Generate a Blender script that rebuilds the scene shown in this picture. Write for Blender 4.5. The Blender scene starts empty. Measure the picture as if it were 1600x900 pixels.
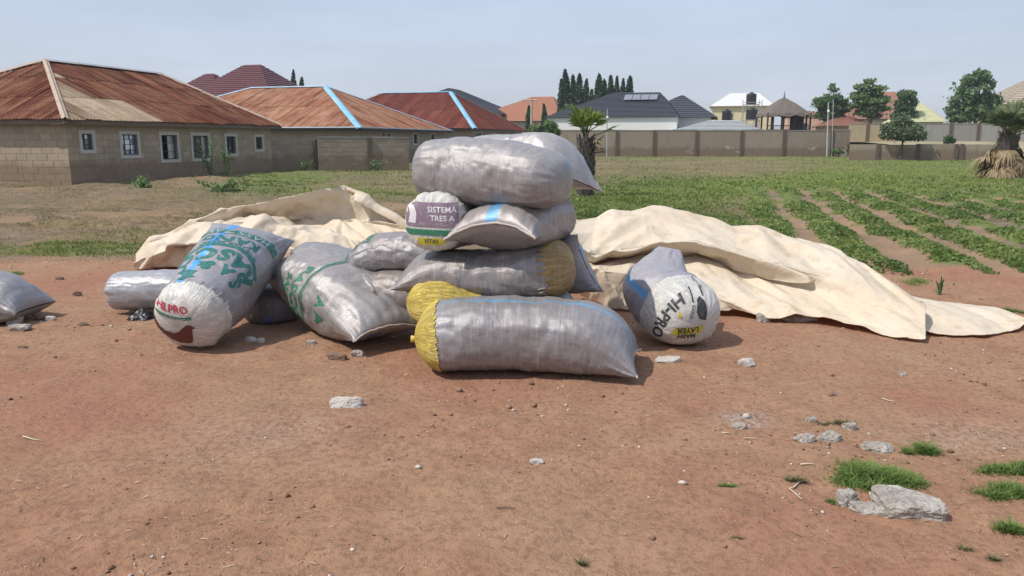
import bpy, bmesh, math, random
import numpy as np
from mathutils import Vector, Matrix
from mathutils.bvhtree import BVHTree

scene = bpy.context.scene
COL = scene.collection
rnd = random.Random(7)
rng = np.random.default_rng(7)
# ------------------------------------------------------------------ camera
CAM_H = 1.6
FPX = 1200.0
PITCH = math.atan(232 / FPX)
CP, SP = math.cos(PITCH), math.sin(PITCH)
cam_d = bpy.data.cameras.new('camera')
cam = bpy.data.objects.new('camera', cam_d)
COL.objects.link(cam)
cam.location = (0, 0, CAM_H)
cam.rotation_euler = (math.pi / 2 - PITCH, 0, 0)
cam_d.sensor_width = 36
cam_d.lens = 27
cam_d.clip_start = 0.05
cam_d.clip_end = 6000
scene.camera = cam
# ------------------------------------------------------------------ sky, sun, exposure
SUN_AZ = math.radians(249)      # clockwise from +Y: the sun stands to the left, a little behind the viewer
SUN_EL = math.radians(54)
world = bpy.data.worlds.new('World')
scene.world = world
world.use_nodes = True
wn, wl = world.node_tree.nodes, world.node_tree.links
bg = wn['Background']
sky = wn.new('ShaderNodeTexSky')
sky.sky_type = 'NISHITA'
sky.sun_disc = False
sky.sun_elevation = SUN_EL
sky.sun_rotation = SUN_AZ
sky.air_density = 1.0
sky.dust_density = 3.0
sky.ozone_density = 1.6
# thin veil of cloud: pale noise over the clear sky
tc = wn.new('ShaderNodeTexCoord')
mp = wn.new('ShaderNodeMapping'); mp.inputs['Scale'].default_value = (1.0, 1.0, 5.0)
nz = wn.new('ShaderNodeTexNoise'); nz.inputs['Scale'].default_value = 2.2; nz.inputs['Detail'].default_value = 7; nz.inputs['Roughness'].default_value = 0.6
rp = wn.new('ShaderNodeValToRGB'); rp.color_ramp.elements[0].position = 0.40; rp.color_ramp.elements[1].position = 0.78
mr = wn.new('ShaderNodeMath'); mr.operation = 'MULTIPLY_ADD'; mr.inputs[1].default_value = 0.22; mr.inputs[2].default_value = 0.68
mx = wn.new('ShaderNodeMix'); mx.data_type = 'RGBA'; mx.inputs[7].default_value = (6.6, 7.45, 9.3, 1)
# paler towards the horizon, bluer higher up
sx = wn.new('ShaderNodeSeparateXYZ'); wl.new(tc.outputs['Generated'], sx.inputs[0])
vr = wn.new('ShaderNodeMapRange'); vr.inputs[1].default_value = 0.0; vr.inputs[2].default_value = 0.22; wl.new(sx.outputs[2], vr.inputs[0])
vm = wn.new('ShaderNodeMix'); vm.data_type = 'RGBA'; vm.inputs[6].default_value = (7.4, 8.0, 8.9, 1); vm.inputs[7].default_value = (6.2, 7.25, 9.5, 1)
wl.new(vr.outputs[0], vm.inputs[0]); wl.new(vm.outputs[2], mx.inputs[7])
wl.new(tc.outputs['Generated'], mp.inputs['Vector']); wl.new(mp.outputs[0], nz.inputs['Vector'])
wl.new(nz.outputs[0], rp.inputs[0]); wl.new(rp.outputs[0], mr.inputs[0]); wl.new(mr.outputs[0], mx.inputs[0])
wl.new(sky.outputs[0], mx.inputs[6]); wl.new(mx.outputs[2], bg.inputs['Color'])
bg.inputs['Strength'].default_value = 0.1
sun_d = bpy.data.lights.new('sun', 'SUN')
sun_d.energy = 4.0
sun_d.angle = math.radians(0.6)
sun_d.color = (1.0, 0.945, 0.86)
sun = bpy.data.objects.new('sun', sun_d)
COL.objects.link(sun)
SUNV = Vector((math.sin(SUN_AZ) * math.cos(SUN_EL), math.cos(SUN_AZ) * math.cos(SUN_EL), math.sin(SUN_EL)))
sun.rotation_euler = SUNV.to_track_quat('Z', 'Y').to_euler()
sun.location = (0, 0, 40)
vs = scene.view_settings
vs.view_transform = 'Standard'; vs.look = 'None'; vs.exposure = 0.02; vs.gamma = 1.0; vs.use_curve_mapping = False
scene.cycles.max_bounces = 6
scene.cycles.use_denoising = True

# ------------------------------------------------------------------ pixels of the photograph -> points of the place
def ray(px, py):
    x = (px - 800) / FPX; y = (450 - py) / FPX
    return np.array([x, CP + SP * y, -SP + CP * y])

def at(px, py, D):
    d = ray(px, py); t = D / d[1]
    return np.array([d[0] * t, D, CAM_H + d[2] * t])

def gnd(px, py, z=0.0):
    d = ray(px, py); t = (z - CAM_H) / d[2]
    return np.array([d[0] * t, d[1] * t, z])

# ------------------------------------------------------------------ noise
def _hash(ix, iy, iz, seed):
    h = (ix.astype(np.int64) * 374761393 + iy.astype(np.int64) * 668265263 + iz.astype(np.int64) * 2147483647 + seed * 974634777) & 0xffffffff
    h = ((h ^ (h >> 13)) * 1274126177) & 0xffffffff
    h = ((h ^ (h >> 16)) * 2246822519) & 0xffffffff
    return ((h ^ (h >> 15)) & 0xffffff) / float(0xffffff)

def vn3(x, y, z, seed=0):
    x, y, z = np.broadcast_arrays(np.asarray(x, float), np.asarray(y, float), np.asarray(z, float))
    ix, iy, iz = np.floor(x), np.floor(y), np.floor(z)
    fx, fy, fz = x - ix, y - iy, z - iz
    fx = fx * fx * (3 - 2 * fx); fy = fy * fy * (3 - 2 * fy); fz = fz * fz * (3 - 2 * fz)
    r = 0
    for a in (0, 1):
        for b in (0, 1):
            for c in (0, 1):
                w = (fx if a else 1 - fx) * (fy if b else 1 - fy) * (fz if c else 1 - fz)
                r = r + w * _hash(ix + a, iy + b, iz + c, seed)
    return r * 2 - 1

def vn2(x, y, seed=0):
    x, y = np.broadcast_arrays(np.asarray(x, float), np.asarray(y, float))
    ix, iy = np.floor(x), np.floor(y)
    fx, fy = x - ix, y - iy
    fx = fx * fx * (3 - 2 * fx); fy = fy * fy * (3 - 2 * fy)
    z = np.zeros_like(ix)
    r = 0
    for a in (0, 1):
        for b in (0, 1):
            r = r + (fx if a else 1 - fx) * (fy if b else 1 - fy) * _hash(ix + a, iy + b, z, seed)
    return r * 2 - 1

def fbm2(x, y, seed=0, oct=4, gain=0.5):
    r, a, f = 0, 1.0, 1.0
    for k in range(oct):
        r = r + a * vn2(x * f + 13.7 * k, y * f - 7.3 * k, seed + k); a *= gain; f *= 2.03
    return r

def fbm3(x, y, z, seed=0, oct=3):
    r, a, f = 0, 1.0, 1.0
    for k in range(oct):
        r = r + a * vn3(x * f + 3.1 * k, y * f, z * f, seed + k); a *= 0.5; f *= 2.03
    return r

def facet(x, y, seed):
    """piecewise-flat noise: random heights on a skewed triangle lattice, joined by flat facets (crisp creases)"""
    s = (x + y) * 0.36602540378
    u, v = x + s, y + s
    iu, iv = np.floor(u), np.floor(v)
    fu, fv = u - iu, v - iv
    z = np.zeros_like(iu)
    h00 = _hash(iu, iv, z, seed); h11 = _hash(iu + 1, iv + 1, z, seed)
    h10 = _hash(iu + 1, iv, z, seed); h01 = _hash(iu, iv + 1, z, seed)
    up = h00 + (h10 - h00) * fu + (h11 - h10) * fv
    lo = h00 + (h01 - h00) * fv + (h11 - h01) * fu
    return np.where(fu > fv, up, lo) * 2 - 1

def smooth(a, b, x):
    t = np.clip((x - a) / (b - a), 0, 1)
    return t * t * (3 - 2 * t)

# ------------------------------------------------------------------ objects
def tag(o, label, cat, group=None):
    o['label'] = label; o['category'] = cat
    if group: o['group'] = group
    return o

def link(name, data, parent=None, loc=None):
    o = bpy.data.objects.new(name, data)
    COL.objects.link(o)
    if parent is not None: o.parent = parent
    if loc is not None: o.location = loc
    return o

def empty(name, loc, label, cat, group=None):
    o = link(name, None, None, tuple(loc))
    o.empty_display_size = 0.2
    return tag(o, label, cat, group)

def origin(o):
    """world origin that the vertices of a thing's meshes are measured from"""
    while o.parent is not None: o = o.parent
    return np.array(o.location)

def raw_mesh(name, V, F, smooth_=False):
    V = np.asarray(V, float)
    me = bpy.data.meshes.new(name)
    if isinstance(F, np.ndarray) and F.ndim == 2:
        n, k = F.shape
        me.vertices.add(len(V)); me.vertices.foreach_set('co', V.ravel())
        me.loops.add(n * k); me.loops.foreach_set('vertex_index', F.astype(np.int32).ravel())
        me.polygons.add(n); me.polygons.foreach_set('loop_start', np.arange(0, n * k, k, dtype=np.int32))
        me.update(calc_edges=True)
    else:
        me.from_pydata(V.tolist(), [], [list(map(int, f)) for f in F]); me.update()
    if smooth_: me.polygons.foreach_set('use_smooth', np.ones(len(me.polygons), dtype=bool))
    return me

def part(name, V, F, mat, parent=None, smooth_=False, loc=None):
    """ONE mesh object; V in world coordinates. With no parent it is a thing of its own standing at loc."""
    V = np.asarray(V, float)
    L = origin(parent) if parent is not None else (np.asarray(loc, float) if loc is not None else np.array([V[:, 0].mean(), V[:, 1].mean(), V[:, 2].min()]))
    me = raw_mesh(name, V - L, F, smooth_)
    if mat is not None:
        for m in (mat if isinstance(mat, (list, tuple)) else [mat]): me.materials.append(m)
    return link(name, me, parent, None if parent is not None else tuple(L))

class MB:
    """collects shapes into one mesh"""
    def __init__(s): s.v = []; s.f = []
    def add(s, V, F):
        n = len(s.v); s.v.extend([tuple(map(float, p)) for p in V]); s.f.extend([tuple(int(i) + n for i in f) for f in F])
    def quad(s, a, b, c, d): s.add([a, b, c, d], [(0, 1, 2, 3)])
    def obox(s, o, ex, ey, ez):
        """box from corner o along three edge vectors"""
        o, ex, ey, ez = map(np.asarray, (o, ex, ey, ez))
        P = [o, o + ex, o + ex + ey, o + ey, o + ez, o + ex + ez, o + ex + ey + ez, o + ey + ez]
        s.add(P, [(0, 3, 2, 1), (4, 5, 6, 7), (0, 1, 5, 4), (1, 2, 6, 5), (2, 3, 7, 6), (3, 0, 4, 7)])
    def tube(s, pts, rad, n=8, caps=True):
        pts = [np.asarray(p, float) for p in pts]
        if not hasattr(rad, '__len__'): rad = [rad] * len(pts)
        base = len(s.v)
        for i, p in enumerate(pts):
            t = pts[min(i + 1, len(pts) - 1)] - pts[max(i - 1, 0)]
            t = t / (np.linalg.norm(t) + 1e-9)
            a = np.cross(t, (0, 0, 1.0)) if abs(t[2]) < 0.9 else np.cross(t, (1.0, 0, 0))
            a /= np.linalg.norm(a); b = np.cross(t, a)
            for k in range(n):
                th = 2 * math.pi * k / n
                s.v.append(tuple(p + (a * math.cos(th) + b * math.sin(th)) * rad[i]))
        for i in range(len(pts) - 1):
            for k in range(n):
                a0 = base + i * n + k; a1 = base + i * n + (k + 1) % n
                s.f.append((a0, a1, a1 + n, a0 + n))
        if caps:
            s.f.append(tuple(base + k for k in range(n))[::-1])
            s.f.append(tuple(base + (len(pts) - 1) * n + k for k in range(n)))
    def lathe(s, c, prof, n=16):
        base = len(s.v); c = np.asarray(c, float)
        for r, z in prof:
            for k in range(n):
                th = 2 * math.pi * k / n
                s.v.append((c[0] + r * math.cos(th), c[1] + r * math.sin(th), c[2] + z))
        for i in range(len(prof) - 1):
            for k in range(n):
                a0 = base + i * n + k; a1 = base + i * n + (k + 1) % n
                s.f.append((a0, a1, a1 + n, a0 + n))
        s.f.append(tuple(base + k for k in range(n))[::-1])
        s.f.append(tuple(base + (len(prof) - 1) * n + k for k in range(n)))
    def build(s, name, mat, parent=None, smooth_=False, loc=None):
        return part(name, np.array(s.v), s.f, mat, parent, smooth_, loc)

# ------------------------------------------------------------------ materials
class NT:
    def __init__(s, name):
        s.m = bpy.data.materials.new(name); s.m.use_nodes = True
        s.n, s.l = s.m.node_tree.nodes, s.m.node_tree.links
        s.b = s.n['Principled BSDF']; s.out = s.n['Material Output']
    def new(s, t, **kw):
        n = s.n.new('ShaderNode' + t)
        for k, v in kw.items():
            if k in n.inputs: s.put(n.inputs[k], v)
            else: setattr(n, k, v)
        return n
    def put(s, inp, v):
        if isinstance(v, bpy.types.NodeSocket): s.l.new(v, inp)
        else: inp.default_value = v
    def coord(s, which='Object'): return s.new('TexCoord').outputs[which]
    def world(s): return s.new('NewGeometry').outputs['Position']
    def mapping(s, vec, scale=(1, 1, 1), rot=(0, 0, 0)):
        return s.new('Mapping', Vector=vec, Scale=scale, Rotation=rot).outputs[0]
    def noise(s, vec, scale, detail=4, rough=0.55, dist=0.0):
        return s.new('TexNoise', Vector=vec, Scale=scale, Detail=detail, Roughness=rough, Distortion=dist).outputs[0]
    def ramp(s, fac, stops, interp='LINEAR'):
        r = s.new('ValToRGB'); s.l.new(fac, r.inputs[0]); cr = r.color_ramp; cr.interpolation = interp
        while len(cr.elements) < len(stops): cr.elements.new(0.5)
        for e, (p, c) in zip(cr.elements, stops):
            e.position = p; e.color = (c, c, c, 1) if not hasattr(c, '__len__') else (*c[:3], 1)
        return r.outputs[0]
    def mix(s, fac, a, b, mode='MIX'):
        m = s.new('Mix', data_type='RGBA', blend_type=mode)
        s.put(m.inputs[0], fac)
        s.put(m.inputs[6], (*a, 1) if isinstance(a, tuple) and len(a) == 3 else a)
        s.put(m.inputs[7], (*b, 1) if isinstance(b, tuple) and len(b) == 3 else b)
        return m.outputs[2]
    def math(s, op, a, b=0.0, c=0.0):
        m = s.new('Math', operation=op)
        s.put(m.inputs[0], a); s.put(m.inputs[1], b); s.put(m.inputs[2], c)
        return m.outputs[0]
    def maprange(s, v, a, b, c=0.0, d=1.0):
        m = s.new('MapRange'); s.put(m.inputs[0], v)
        for i, q in enumerate((a, b, c, d)): m.inputs[i + 1].default_value = q
        return m.outputs[0]
    def sep(s, vec): return s.new('SeparateXYZ', Vector=vec).outputs
    def attr(s, name): return s.new('Attribute', attribute_name=name).outputs
    def objrand(s): return s.new('ObjectInfo').outputs['Random']
    def bump(s, h, strength=0.3, dist=0.02, normal=None):
        b = s.new('Bump', Height=h, Strength=strength, Distance=dist)
        if normal is not None: s.l.new(normal, b.inputs['Normal'])
        s.l.new(b.outputs[0], s.b.inputs['Normal'])
        return b.outputs[0]
    def color(s, c): s.put(s.b.inputs['Base Color'], (*c, 1) if isinstance(c, tuple) and len(c) == 3 else c)
    def rough(s, r): s.put(s.b.inputs['Roughness'], r)

_mc = {}
def plain(name, c, rough=0.7, var=0.25, scale=6.0, bump=0.15, metal=0.0, spec=None, dirt=None):
    """one-colour surface with grain, blotches and a fine relief"""
    if name in _mc: return _mc[name]
    t = NT(name)
    co = t.coord()
    n1 = t.noise(co, scale, 6, 0.6)
    n2 = t.noise(co, scale * 7, 3, 0.6)
    f = t.math('MULTIPLY_ADD', n2, 0.4, t.math('MULTIPLY', n1, 0.6))
    lo = tuple(q * (1 - var) for q in c); hi = tuple(min(1, q * (1 + var)) for q in c)
    col = t.ramp(f, [(0.3, lo), (0.7, hi)])
    if dirt is not None:
        col = t.mix(t.ramp(t.noise(co, scale * 0.35, 5, 0.65), [(0.45, 0.0), (0.75, 0.75)]), col, dirt)
    t.color(col); t.rough(rough); t.b.inputs['Metallic'].default_value = metal
    if spec is not None: t.b.inputs['Specular IOR Level'].default_value = spec
    if bump: t.bump(f, bump, 0.02)
    _mc[name] = t.m
    return t.m
# ================================================================== GROUND
E1 = np.array([0.2614, 0.9652, 0.0])     # the plots and houses share one orientation: e1 runs away from the viewer
E2 = np.array([-0.9652, 0.2614, 0.0])    # e2 runs to the left
UPV = np.array([0, 0, 1.0])

def plot_uv(x, y):
    """u across the crop rows (to the right), v along them"""
    return x * 0.9652 - y * 0.2614, x * 0.2614 + y * 0.9652

ROW_U0, ROW_P = 0.95, 0.97

def yard_edge(x):
    """depth at which the bare yard ends"""
    left = 10.5 + 0.25 * vn2(x * 0.6, 3.0, 5)
    v0 = 10.3 + 0.7 * vn2(x * 0.9, 8.0, 6)
    right = (v0 - x * 0.2614) / 0.9652
    w = smooth(1.5, 4.0, x)
    return left * (1 - w) + np.minimum(right, 10.8) * w

def row_profile(x, y):
    u, v = plot_uv(x, y)
    ph = (u - ROW_U0) / ROW_P + 0.10 * vn2(v * 0.45, u * 0.3, 9) + 0.05 * vn2(v * 1.7, u, 19)
    c = 0.5 + 0.5 * np.cos(2 * np.pi * ph)
    inside = smooth(0.35, 0.9, u + 0.3 * vn2(u, v * .4, 77)) * smooth(10.1, 11.0, v + 0.6 * vn2(u * 0.9, 1.0, 11)) * (1 - smooth(24, 30, v))
    return c, inside

def masks(x, y):
    """green cover, dry stubble, grey grit: where things grow or lie, as world positions"""
    off = y - yard_edge(x)
    beyond = smooth(-0.15, 0.5, off + 0.5 * fbm2(x * 0.9, y * 0.9, 21, 3))
    c, rows = row_profile(x, y)
    n = fbm2(x * 0.35, y * 0.35, 31, 4)
    u, v = plot_uv(x, y)
    # right of the pile: green; left: dry stubble, green again in front of the boundary walls
    rgt = smooth(-0.5, 2.0, x + (y - 12) * 0.12 - 0.6)
    far_green = smooth(-0.46, -0.34, x / np.maximum(y, 1) + 0.05 * fbm2(x * .4, y * .4, 33, 2)) * smooth(18, 25, y + 3 * fbm2(x * .3, y * .3, 34, 2)) * (1 - smooth(34, 60, y) * 0.25)
    meadow = np.clip(0.62 + 0.5 * n, 0, 1)
    brownband = smooth(28, 33, y) * (1 - smooth(58, 68, y)) * (1 - smooth(0.36, 0.50, x / np.maximum(y, 1) + 0.05 * n)) * 0.7
    brightband = smooth(19, 22, y) * (1 - smooth(30, 40, y) * (1 - smooth(0.3, .45, x / np.maximum(y, 1)))) * smooth(2.5, 7, x)
    g_right = rgt * np.clip(meadow - brownband * (0.6 + 0.7 * n) + brightband * 0.5, 0, 1)
    rowgreen = smooth(0.30, 0.68, c + 0.15 * smooth(13, 22, y) + 0.45 * fbm2(x * 1.7, y * 1.7, 41, 3))
    g_right = g_right * (1 - rows) + rows * rowgreen * rgt
    near_strip = smooth(0, 0.5, off) * (1 - smooth(2.4, 3.6, off)) * np.clip(0.36 + 0.75 * fbm2(x * 0.5, y * 0.7, 51, 3), 0, 1) * (1 - rgt)
    g_left = np.maximum(near_strip * 0.75, far_green * np.clip(0.6 + 0.5 * n, 0, 1) * (1 - rgt))
    g = np.clip(np.maximum(g_right, g_left), 0, 1) * beyond
    dry = beyond * (1 - rows) * (1 - 0.75 * g) * np.clip(0.75 + 0.6 * fbm2(x * 0.8, y * 0.8, 61, 3), 0, 1)
    gx, gy, _ = gnd(1160, 655)
    hx, hy, _ = gnd(1520, 680)
    kx, ky, _ = gnd(440, 680)
    grit = np.exp(-(((x - gx) / 0.16) ** 2 + ((y - gy) / 0.13) ** 2)) \
        + 0.5 * np.exp(-(((x - hx) / 0.45) ** 2 + ((y - hy) / 0.22) ** 2)) \
        + 0.35 * np.exp(-(((x - kx) / 0.5) ** 2 + ((y - ky) / 0.4) ** 2))
    return g, dry, np.clip(grit, 0, 1), beyond

def gh(x, y):
    """height of the ground"""
    x = np.asarray(x, float); y = np.asarray(y, float)
    h = 0.012 * fbm2(x * 0.8, y * 0.8, 71, 3) * np.ones_like(x)
    near = np.exp(-np.maximum(y - 6, 0) / 12)
    h = h + near * (0.0105 * fbm2(x * 4.2, y * 5.5, 72, 3) + 0.0075 * np.abs(fbm2(x * 11, y * 13, 73, 2)) - 0.012 * np.maximum(fbm2(x * 2.6 + 3, y * 3.4, 74, 2) - 0.45, 0))
    off = y - yard_edge(x)
    b = smooth(-0.1, 0.8, off)
    lft = smooth(1.0, -2.0, x)
    h = h + b * lft * (1 - smooth(34, 44, y)) * (0.075 * fbm2(x * 0.5, y * 1.5, 81, 5) + 0.05 * np.abs(fbm2(x * 1.1, y * 2.6, 85, 3)) + 0.16 * smooth(1.5, 9, off) * (0.35 + 0.3 * fbm2(x * 0.18, y * 0.4, 82, 2)))
    c, rows = row_profile(x, y)
    h = h + rows * (0.085 * (c - 0.3) + 0.02 * fbm2(x * 3, y * 3, 83, 2)) * smooth(0, 2, x)
    h = h + b * (1 - lft) * (1 - rows) * 0.03 * fbm2(x * 0.7, y * 0.7, 84, 3)
    # a wheel rut low in the front corner
    h = h - 0.014 * np.exp(-((y - 3.05 - 0.1 * (x + 2)) / 0.05) ** 2) * smooth(0.2, -0.8, x)
    return h

def ghs(x, y): return float(gh(np.array([x]), np.array([y]))[0])

def axis_steps(segs):
    out = [segs[0][0]]
    for a, b, s0, s1 in segs:
        t = a; 
        while t < b - 1e-6:
            f = (t - a) / (b - a); t = t + s0 + (s1 - s0) * f
            out.append(min(t, b))
    return np.unique(np.array(out))

ys = axis_steps([(-4, 2.3, .5, .3), (2.3, 7.5, .022, .03), (7.5, 14, .035, .075), (14, 40, .08, .3), (40, 110, .4, 3), (110, 4500, 10, 500)])
xr = axis_steps([(0, 5.0, .03, .032), (5.0, 14, .04, .16), (14, 60, .2, 1.5), (60, 3000, 4, 400)])
xs = np.unique(np.concatenate([-xr, xr]))
XX, YY = np.meshgrid(xs, ys)
ZZ = gh(XX, YY)
far_ = np.hypot(XX, YY)
ZZ = ZZ * (1 - smooth(90, 140, far_))
nx, ny = len(xs), len(ys)
idx = np.arange(nx * ny).reshape(ny, nx)
F = np.stack([idx[:-1, :-1].ravel(), idx[:-1, 1:].ravel(), idx[1:, 1:].ravel(), idx[1:, :-1].ravel()], 1)
gm = raw_mesh('ground', np.stack([XX.ravel(), YY.ravel(), ZZ.ravel()], 1), F, True)
g_, d_, r_, b_ = masks(XX.ravel(), YY.ravel())
ca = gm.attributes.new('cover', 'FLOAT_COLOR', 'POINT')
ca.data.foreach_set('color', np.stack([g_, d_, r_, b_], 1).astype(np.float32).ravel())

t = NT('red_earth')
W = t.world()
cov = t.attr('cover')
cg = t.sep(cov[0])
n_big = t.noise(W, 0.55, 5, 0.6)
n_mid = t.noise(W, 3.2, 6, 0.65, 0.4)
n_fine = t.noise(W, 26, 5, 0.7)
n_grain = t.noise(W, 140, 3, 0.7)
earth = t.ramp(n_mid, [(0.30, (0.270, 0.146, 0.087)), (0.52, (0.350, 0.196, 0.119)), (0.72, (0.400, 0.237, 0.150))])
earth = t.mix(t.ramp(n_big, [(0.42, 0.0), (0.66, 0.7)]), earth, (0.362, 0.240, 0.148))
redder = t.noise(t.mapping(W, (0.5, 0.5, 1), (0, 0, 0.4)), 1.1, 4, 0.6)
earth = t.mix(t.ramp(redder, [(0.46, 0.0), (0.66, 0.75)]), earth, (0.330, 0.150, 0.098))
earth = t.mix(t.ramp(n_fine, [(0.41, 0.5), (0.51, 0.0)]), earth, (0.180, 0.104, 0.068))
earth = t.mix(t.ramp(n_grain, [(0.60, 0.0), (0.74, 0.55)]), earth, (0.46, 0.33, 0.24))
spk = t.new('TexVoronoi', Vector=t.mapping(W, (1, 1, 1)), Scale=38.0)
earth = t.mix(t.ramp(spk.outputs['Distance'], [(0.10, 0.75), (0.17, 0.0)]), earth, t.mix(spk.outputs['Color'], (0.17, 0.09, 0.06), (0.55, 0.45, 0.36)))
grit = t.mix(t.ramp(t.noise(W, 60, 3, .7), [(0.35, 0.0), (0.65, 1.0)]), (0.22, 0.185, 0.155), (0.50, 0.46, 0.42))
earth = t.mix(t.math('MULTIPLY', cg[2], t.ramp(n_fine, [(0.44, 0.0), (0.60, 1.0)])), earth, grit)
soil2 = t.mix(t.ramp(n_mid, [(0.35, 0.0), (0.65, 1.0)]), (0.140, 0.104, 0.070), (0.225, 0.172, 0.122))
dryc = t.mix(t.ramp(t.noise(t.mapping(W, (1, 2.2, 1)), 5.0, 5, 0.7), [(0.38, 0.0), (0.62, 1.0)]), (0.092, 0.070, 0.040), (0.215, 0.170, 0.108))
dryc = t.mix(t.ramp(n_big, [(0.42, 0.0), (0.56, 0.8)]), dryc, (0.120, 0.108, 0.042))
green = t.mix(t.ramp(t.noise(W, 9, 4, 0.7), [(0.35, 0.0), (0.65, 1.0)]), (0.070, 0.115, 0.028), (0.160, 0.205, 0.056))
field = t.mix(t.ramp(t.noise(W, 0.22, 4, 0.6), [(0.42, 0.0), (0.62, 1.0)]), soil2, (0.300, 0.198, 0.126))
col = t.mix(cov[3] if False else t.attr('cover')[3], earth, field)
col = t.mix(t.math('MULTIPLY', cg[1], t.ramp(t.noise(W, 7, 5, 0.7), [(0.36, 0.15), (0.58, 1.0)])), col, dryc)
gmask = t.math('SMOOTHSTEP' if False else 'MULTIPLY', cg[0], t.ramp(t.noise(W, 11, 5, 0.7), [(0.30, 0.5), (0.55, 1.0)]))
col = t.mix(gmask, col, green)
t.color(col); t.rough(0.95); t.b.inputs['Specular IOR Level'].default_value = 0.12
hgt = t.math('ADD', t.math('MULTIPLY', n_fine, 0.5), t.math('ADD', t.math('MULTIPLY', n_mid, 0.5), t.math('MULTIPLY', n_grain, 0.16)))
t.bump(hgt, 0.95, 0.04)
gm.materials.append(t.m)
ground = link('ground', gm)
ground['kind'] = 'structure'

# ------------------------------------------------------------------ leaves and blades (one object each)
def leaf_mat(name, lo, hi, trans=0.35, rough=0.55):
    if name in _mc: return _mc[name]
    t = NT(name)
    a = t.attr('tint')
    wpos = t.noise(t.world(), 0.9, 3, 0.6)
    f = t.math('MULTIPLY_ADD', wpos, 0.5, t.math('MULTIPLY', a[2], 0.6))
    c = t.ramp(f, [(0.2, lo), (0.8, hi)])
    t.color(c); t.rough(rough); t.b.inputs['Specular IOR Level'].default_value = 0.3
    tr = t.new('BsdfTranslucent'); t.l.new(c, tr.inputs[0])
    ms = t.new('MixShader'); ms.inputs[0].default_value = trans
    t.l.new(t.b.outputs[0], ms.inputs[1]); t.l.new(tr.outputs[0], ms.inputs[2]); t.l.new(ms.outputs[0], t.out.inputs[0])
    _mc[name] = t.m
    return t.m

def tint_attr(me, per_face, k):
    a = me.attributes.new('tint', 'FLOAT', 'POINT')
    a.data.foreach_set('value', np.repeat(per_face, k).astype(np.float32))

def blades(P, H, Wd, lean, seed, N=None):
    """bent grass blades: two-quad strips would be wasteful at this size, so kinked triangles pairs (5 verts)"""
    r = np.random.default_rng(seed); n = len(P)
    az = r.uniform(0, 2 * np.pi, n); d = np.stack([np.cos(az), np.sin(az), np.zeros(n)], 1)
    s = np.stack([-d[:, 1], d[:, 0], np.zeros(n)], 1)
    L = (lean * r.uniform(0.2, 1.2, n) * H)[:, None]
    h = H[:, None] * np.array([[0, 0, 1.0]])
    w = Wd[:, None]
    a = P - s * w * .5; b = P + s * w * .5
    m1 = P + h * .6 + d * L * .35 + s * w * .42; m0 = P + h * .6 + d * L * .35 - s * w * .42
    tip = P + h + d * L
    V = np.stack([a, b, m1, m0, tip], 1).reshape(-1, 3)
    i = np.arange(n) * 5
    Q = np.stack([i, i + 1, i + 2, i + 3], 1); T = np.stack([i + 3, i + 2, i + 4], 1)
    return V, Q, T

def mesh_mixed(name, V, Q, T):
    me = bpy.data.meshes.new(name)
    nq, nt = len(Q), len(T)
    me.vertices.add(len(V)); me.vertices.foreach_set('co', np.asarray(V, float).ravel())
    li = np.concatenate([Q.ravel(), T.ravel()]).astype(np.int32)
    me.loops.add(len(li)); me.loops.foreach_set('vertex_index', li)
    ls = np.concatenate([np.arange(nq) * 4, nq * 4 + np.arange(nt) * 3]).astype(np.int32)
    me.polygons.add(nq + nt); me.polygons.foreach_set('loop_start', ls)
    me.update(calc_edges=True)
    return me

def leaf_quads(C, size, r, up=0.3, aspect=0.5):
    n = len(C)
    a = r.normal(size=(n, 3)); a[:, 2] += up; a /= np.linalg.norm(a, axis=1)[:, None]
    b = r.normal(size=(n, 3)); b -= a * (a * b).sum(1)[:, None]; b /= np.linalg.norm(b, axis=1)[:, None]
    c = np.cross(a, b)
    s = np.broadcast_to(np.asarray(size, float), (n,))[:, None]
    L = b * s * 0.5; Wd = c * s * 0.5 * aspect
    V = np.stack([C - L, C - L * 0.1 + Wd, C + L, C - L * 0.1 - Wd], 1).reshape(-1, 3)
    return V, np.arange(n * 4).reshape(n, 4)

M_grass = leaf_mat('grass_blades', (0.060, 0.092, 0.024), (0.320, 0.370, 0.085), 0.45)
M_crop = leaf_mat('crop_leaves', (0.085, 0.145, 0.034), (0.270, 0.340, 0.105), 0.45)
M_straw = leaf_mat('dry_stubble', (0.150, 0.120, 0.055), (0.400, 0.330, 0.185), 0.4)

def scatter(n, ymin, ymax, seed, spread=0.75):
    r = np.random.default_rng(seed)
    q = r.uniform(0, 1, n)
    y = 1 / (1 / ymin + q * (1 / ymax - 1 / ymin))          # denser near, as the eye sees it
    x = r.uniform(-spread, spread, n) * y
    return x, y, r

def blade_object(name, n, ymin, ymax, seed, prob, hfun, mat, lean=0.5):
    x, y, r = scatter(n, ymin, ymax, seed)
    keep = r.uniform(0, 1, n) < prob(x, y)
    x, y = x[keep], y[keep]
    z = gh(x, y) - 0.005
    H = hfun(x, y) * r.uniform(0.5, 1.4, len(x))
    V, Q, T = blades(np.stack([x, y, z], 1), H, np.maximum(0.005, 0.0009 * y) * r.uniform(0.7, 1.5, len(x)), lean, seed + 1)
    me = mesh_mixed(name, V, Q, T)
    tint_attr(me, np.clip(r.uniform(0, .5, len(x)) + .5 * smooth(17, 24, y) * smooth(0.0, .35, x / y) + .3 * fbm2(x * .4, y * .25, 99, 2), 0, 1), 5)
    me.materials.append(mat)
    o = link(name, me); o['kind'] = 'stuff'
    return o

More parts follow.
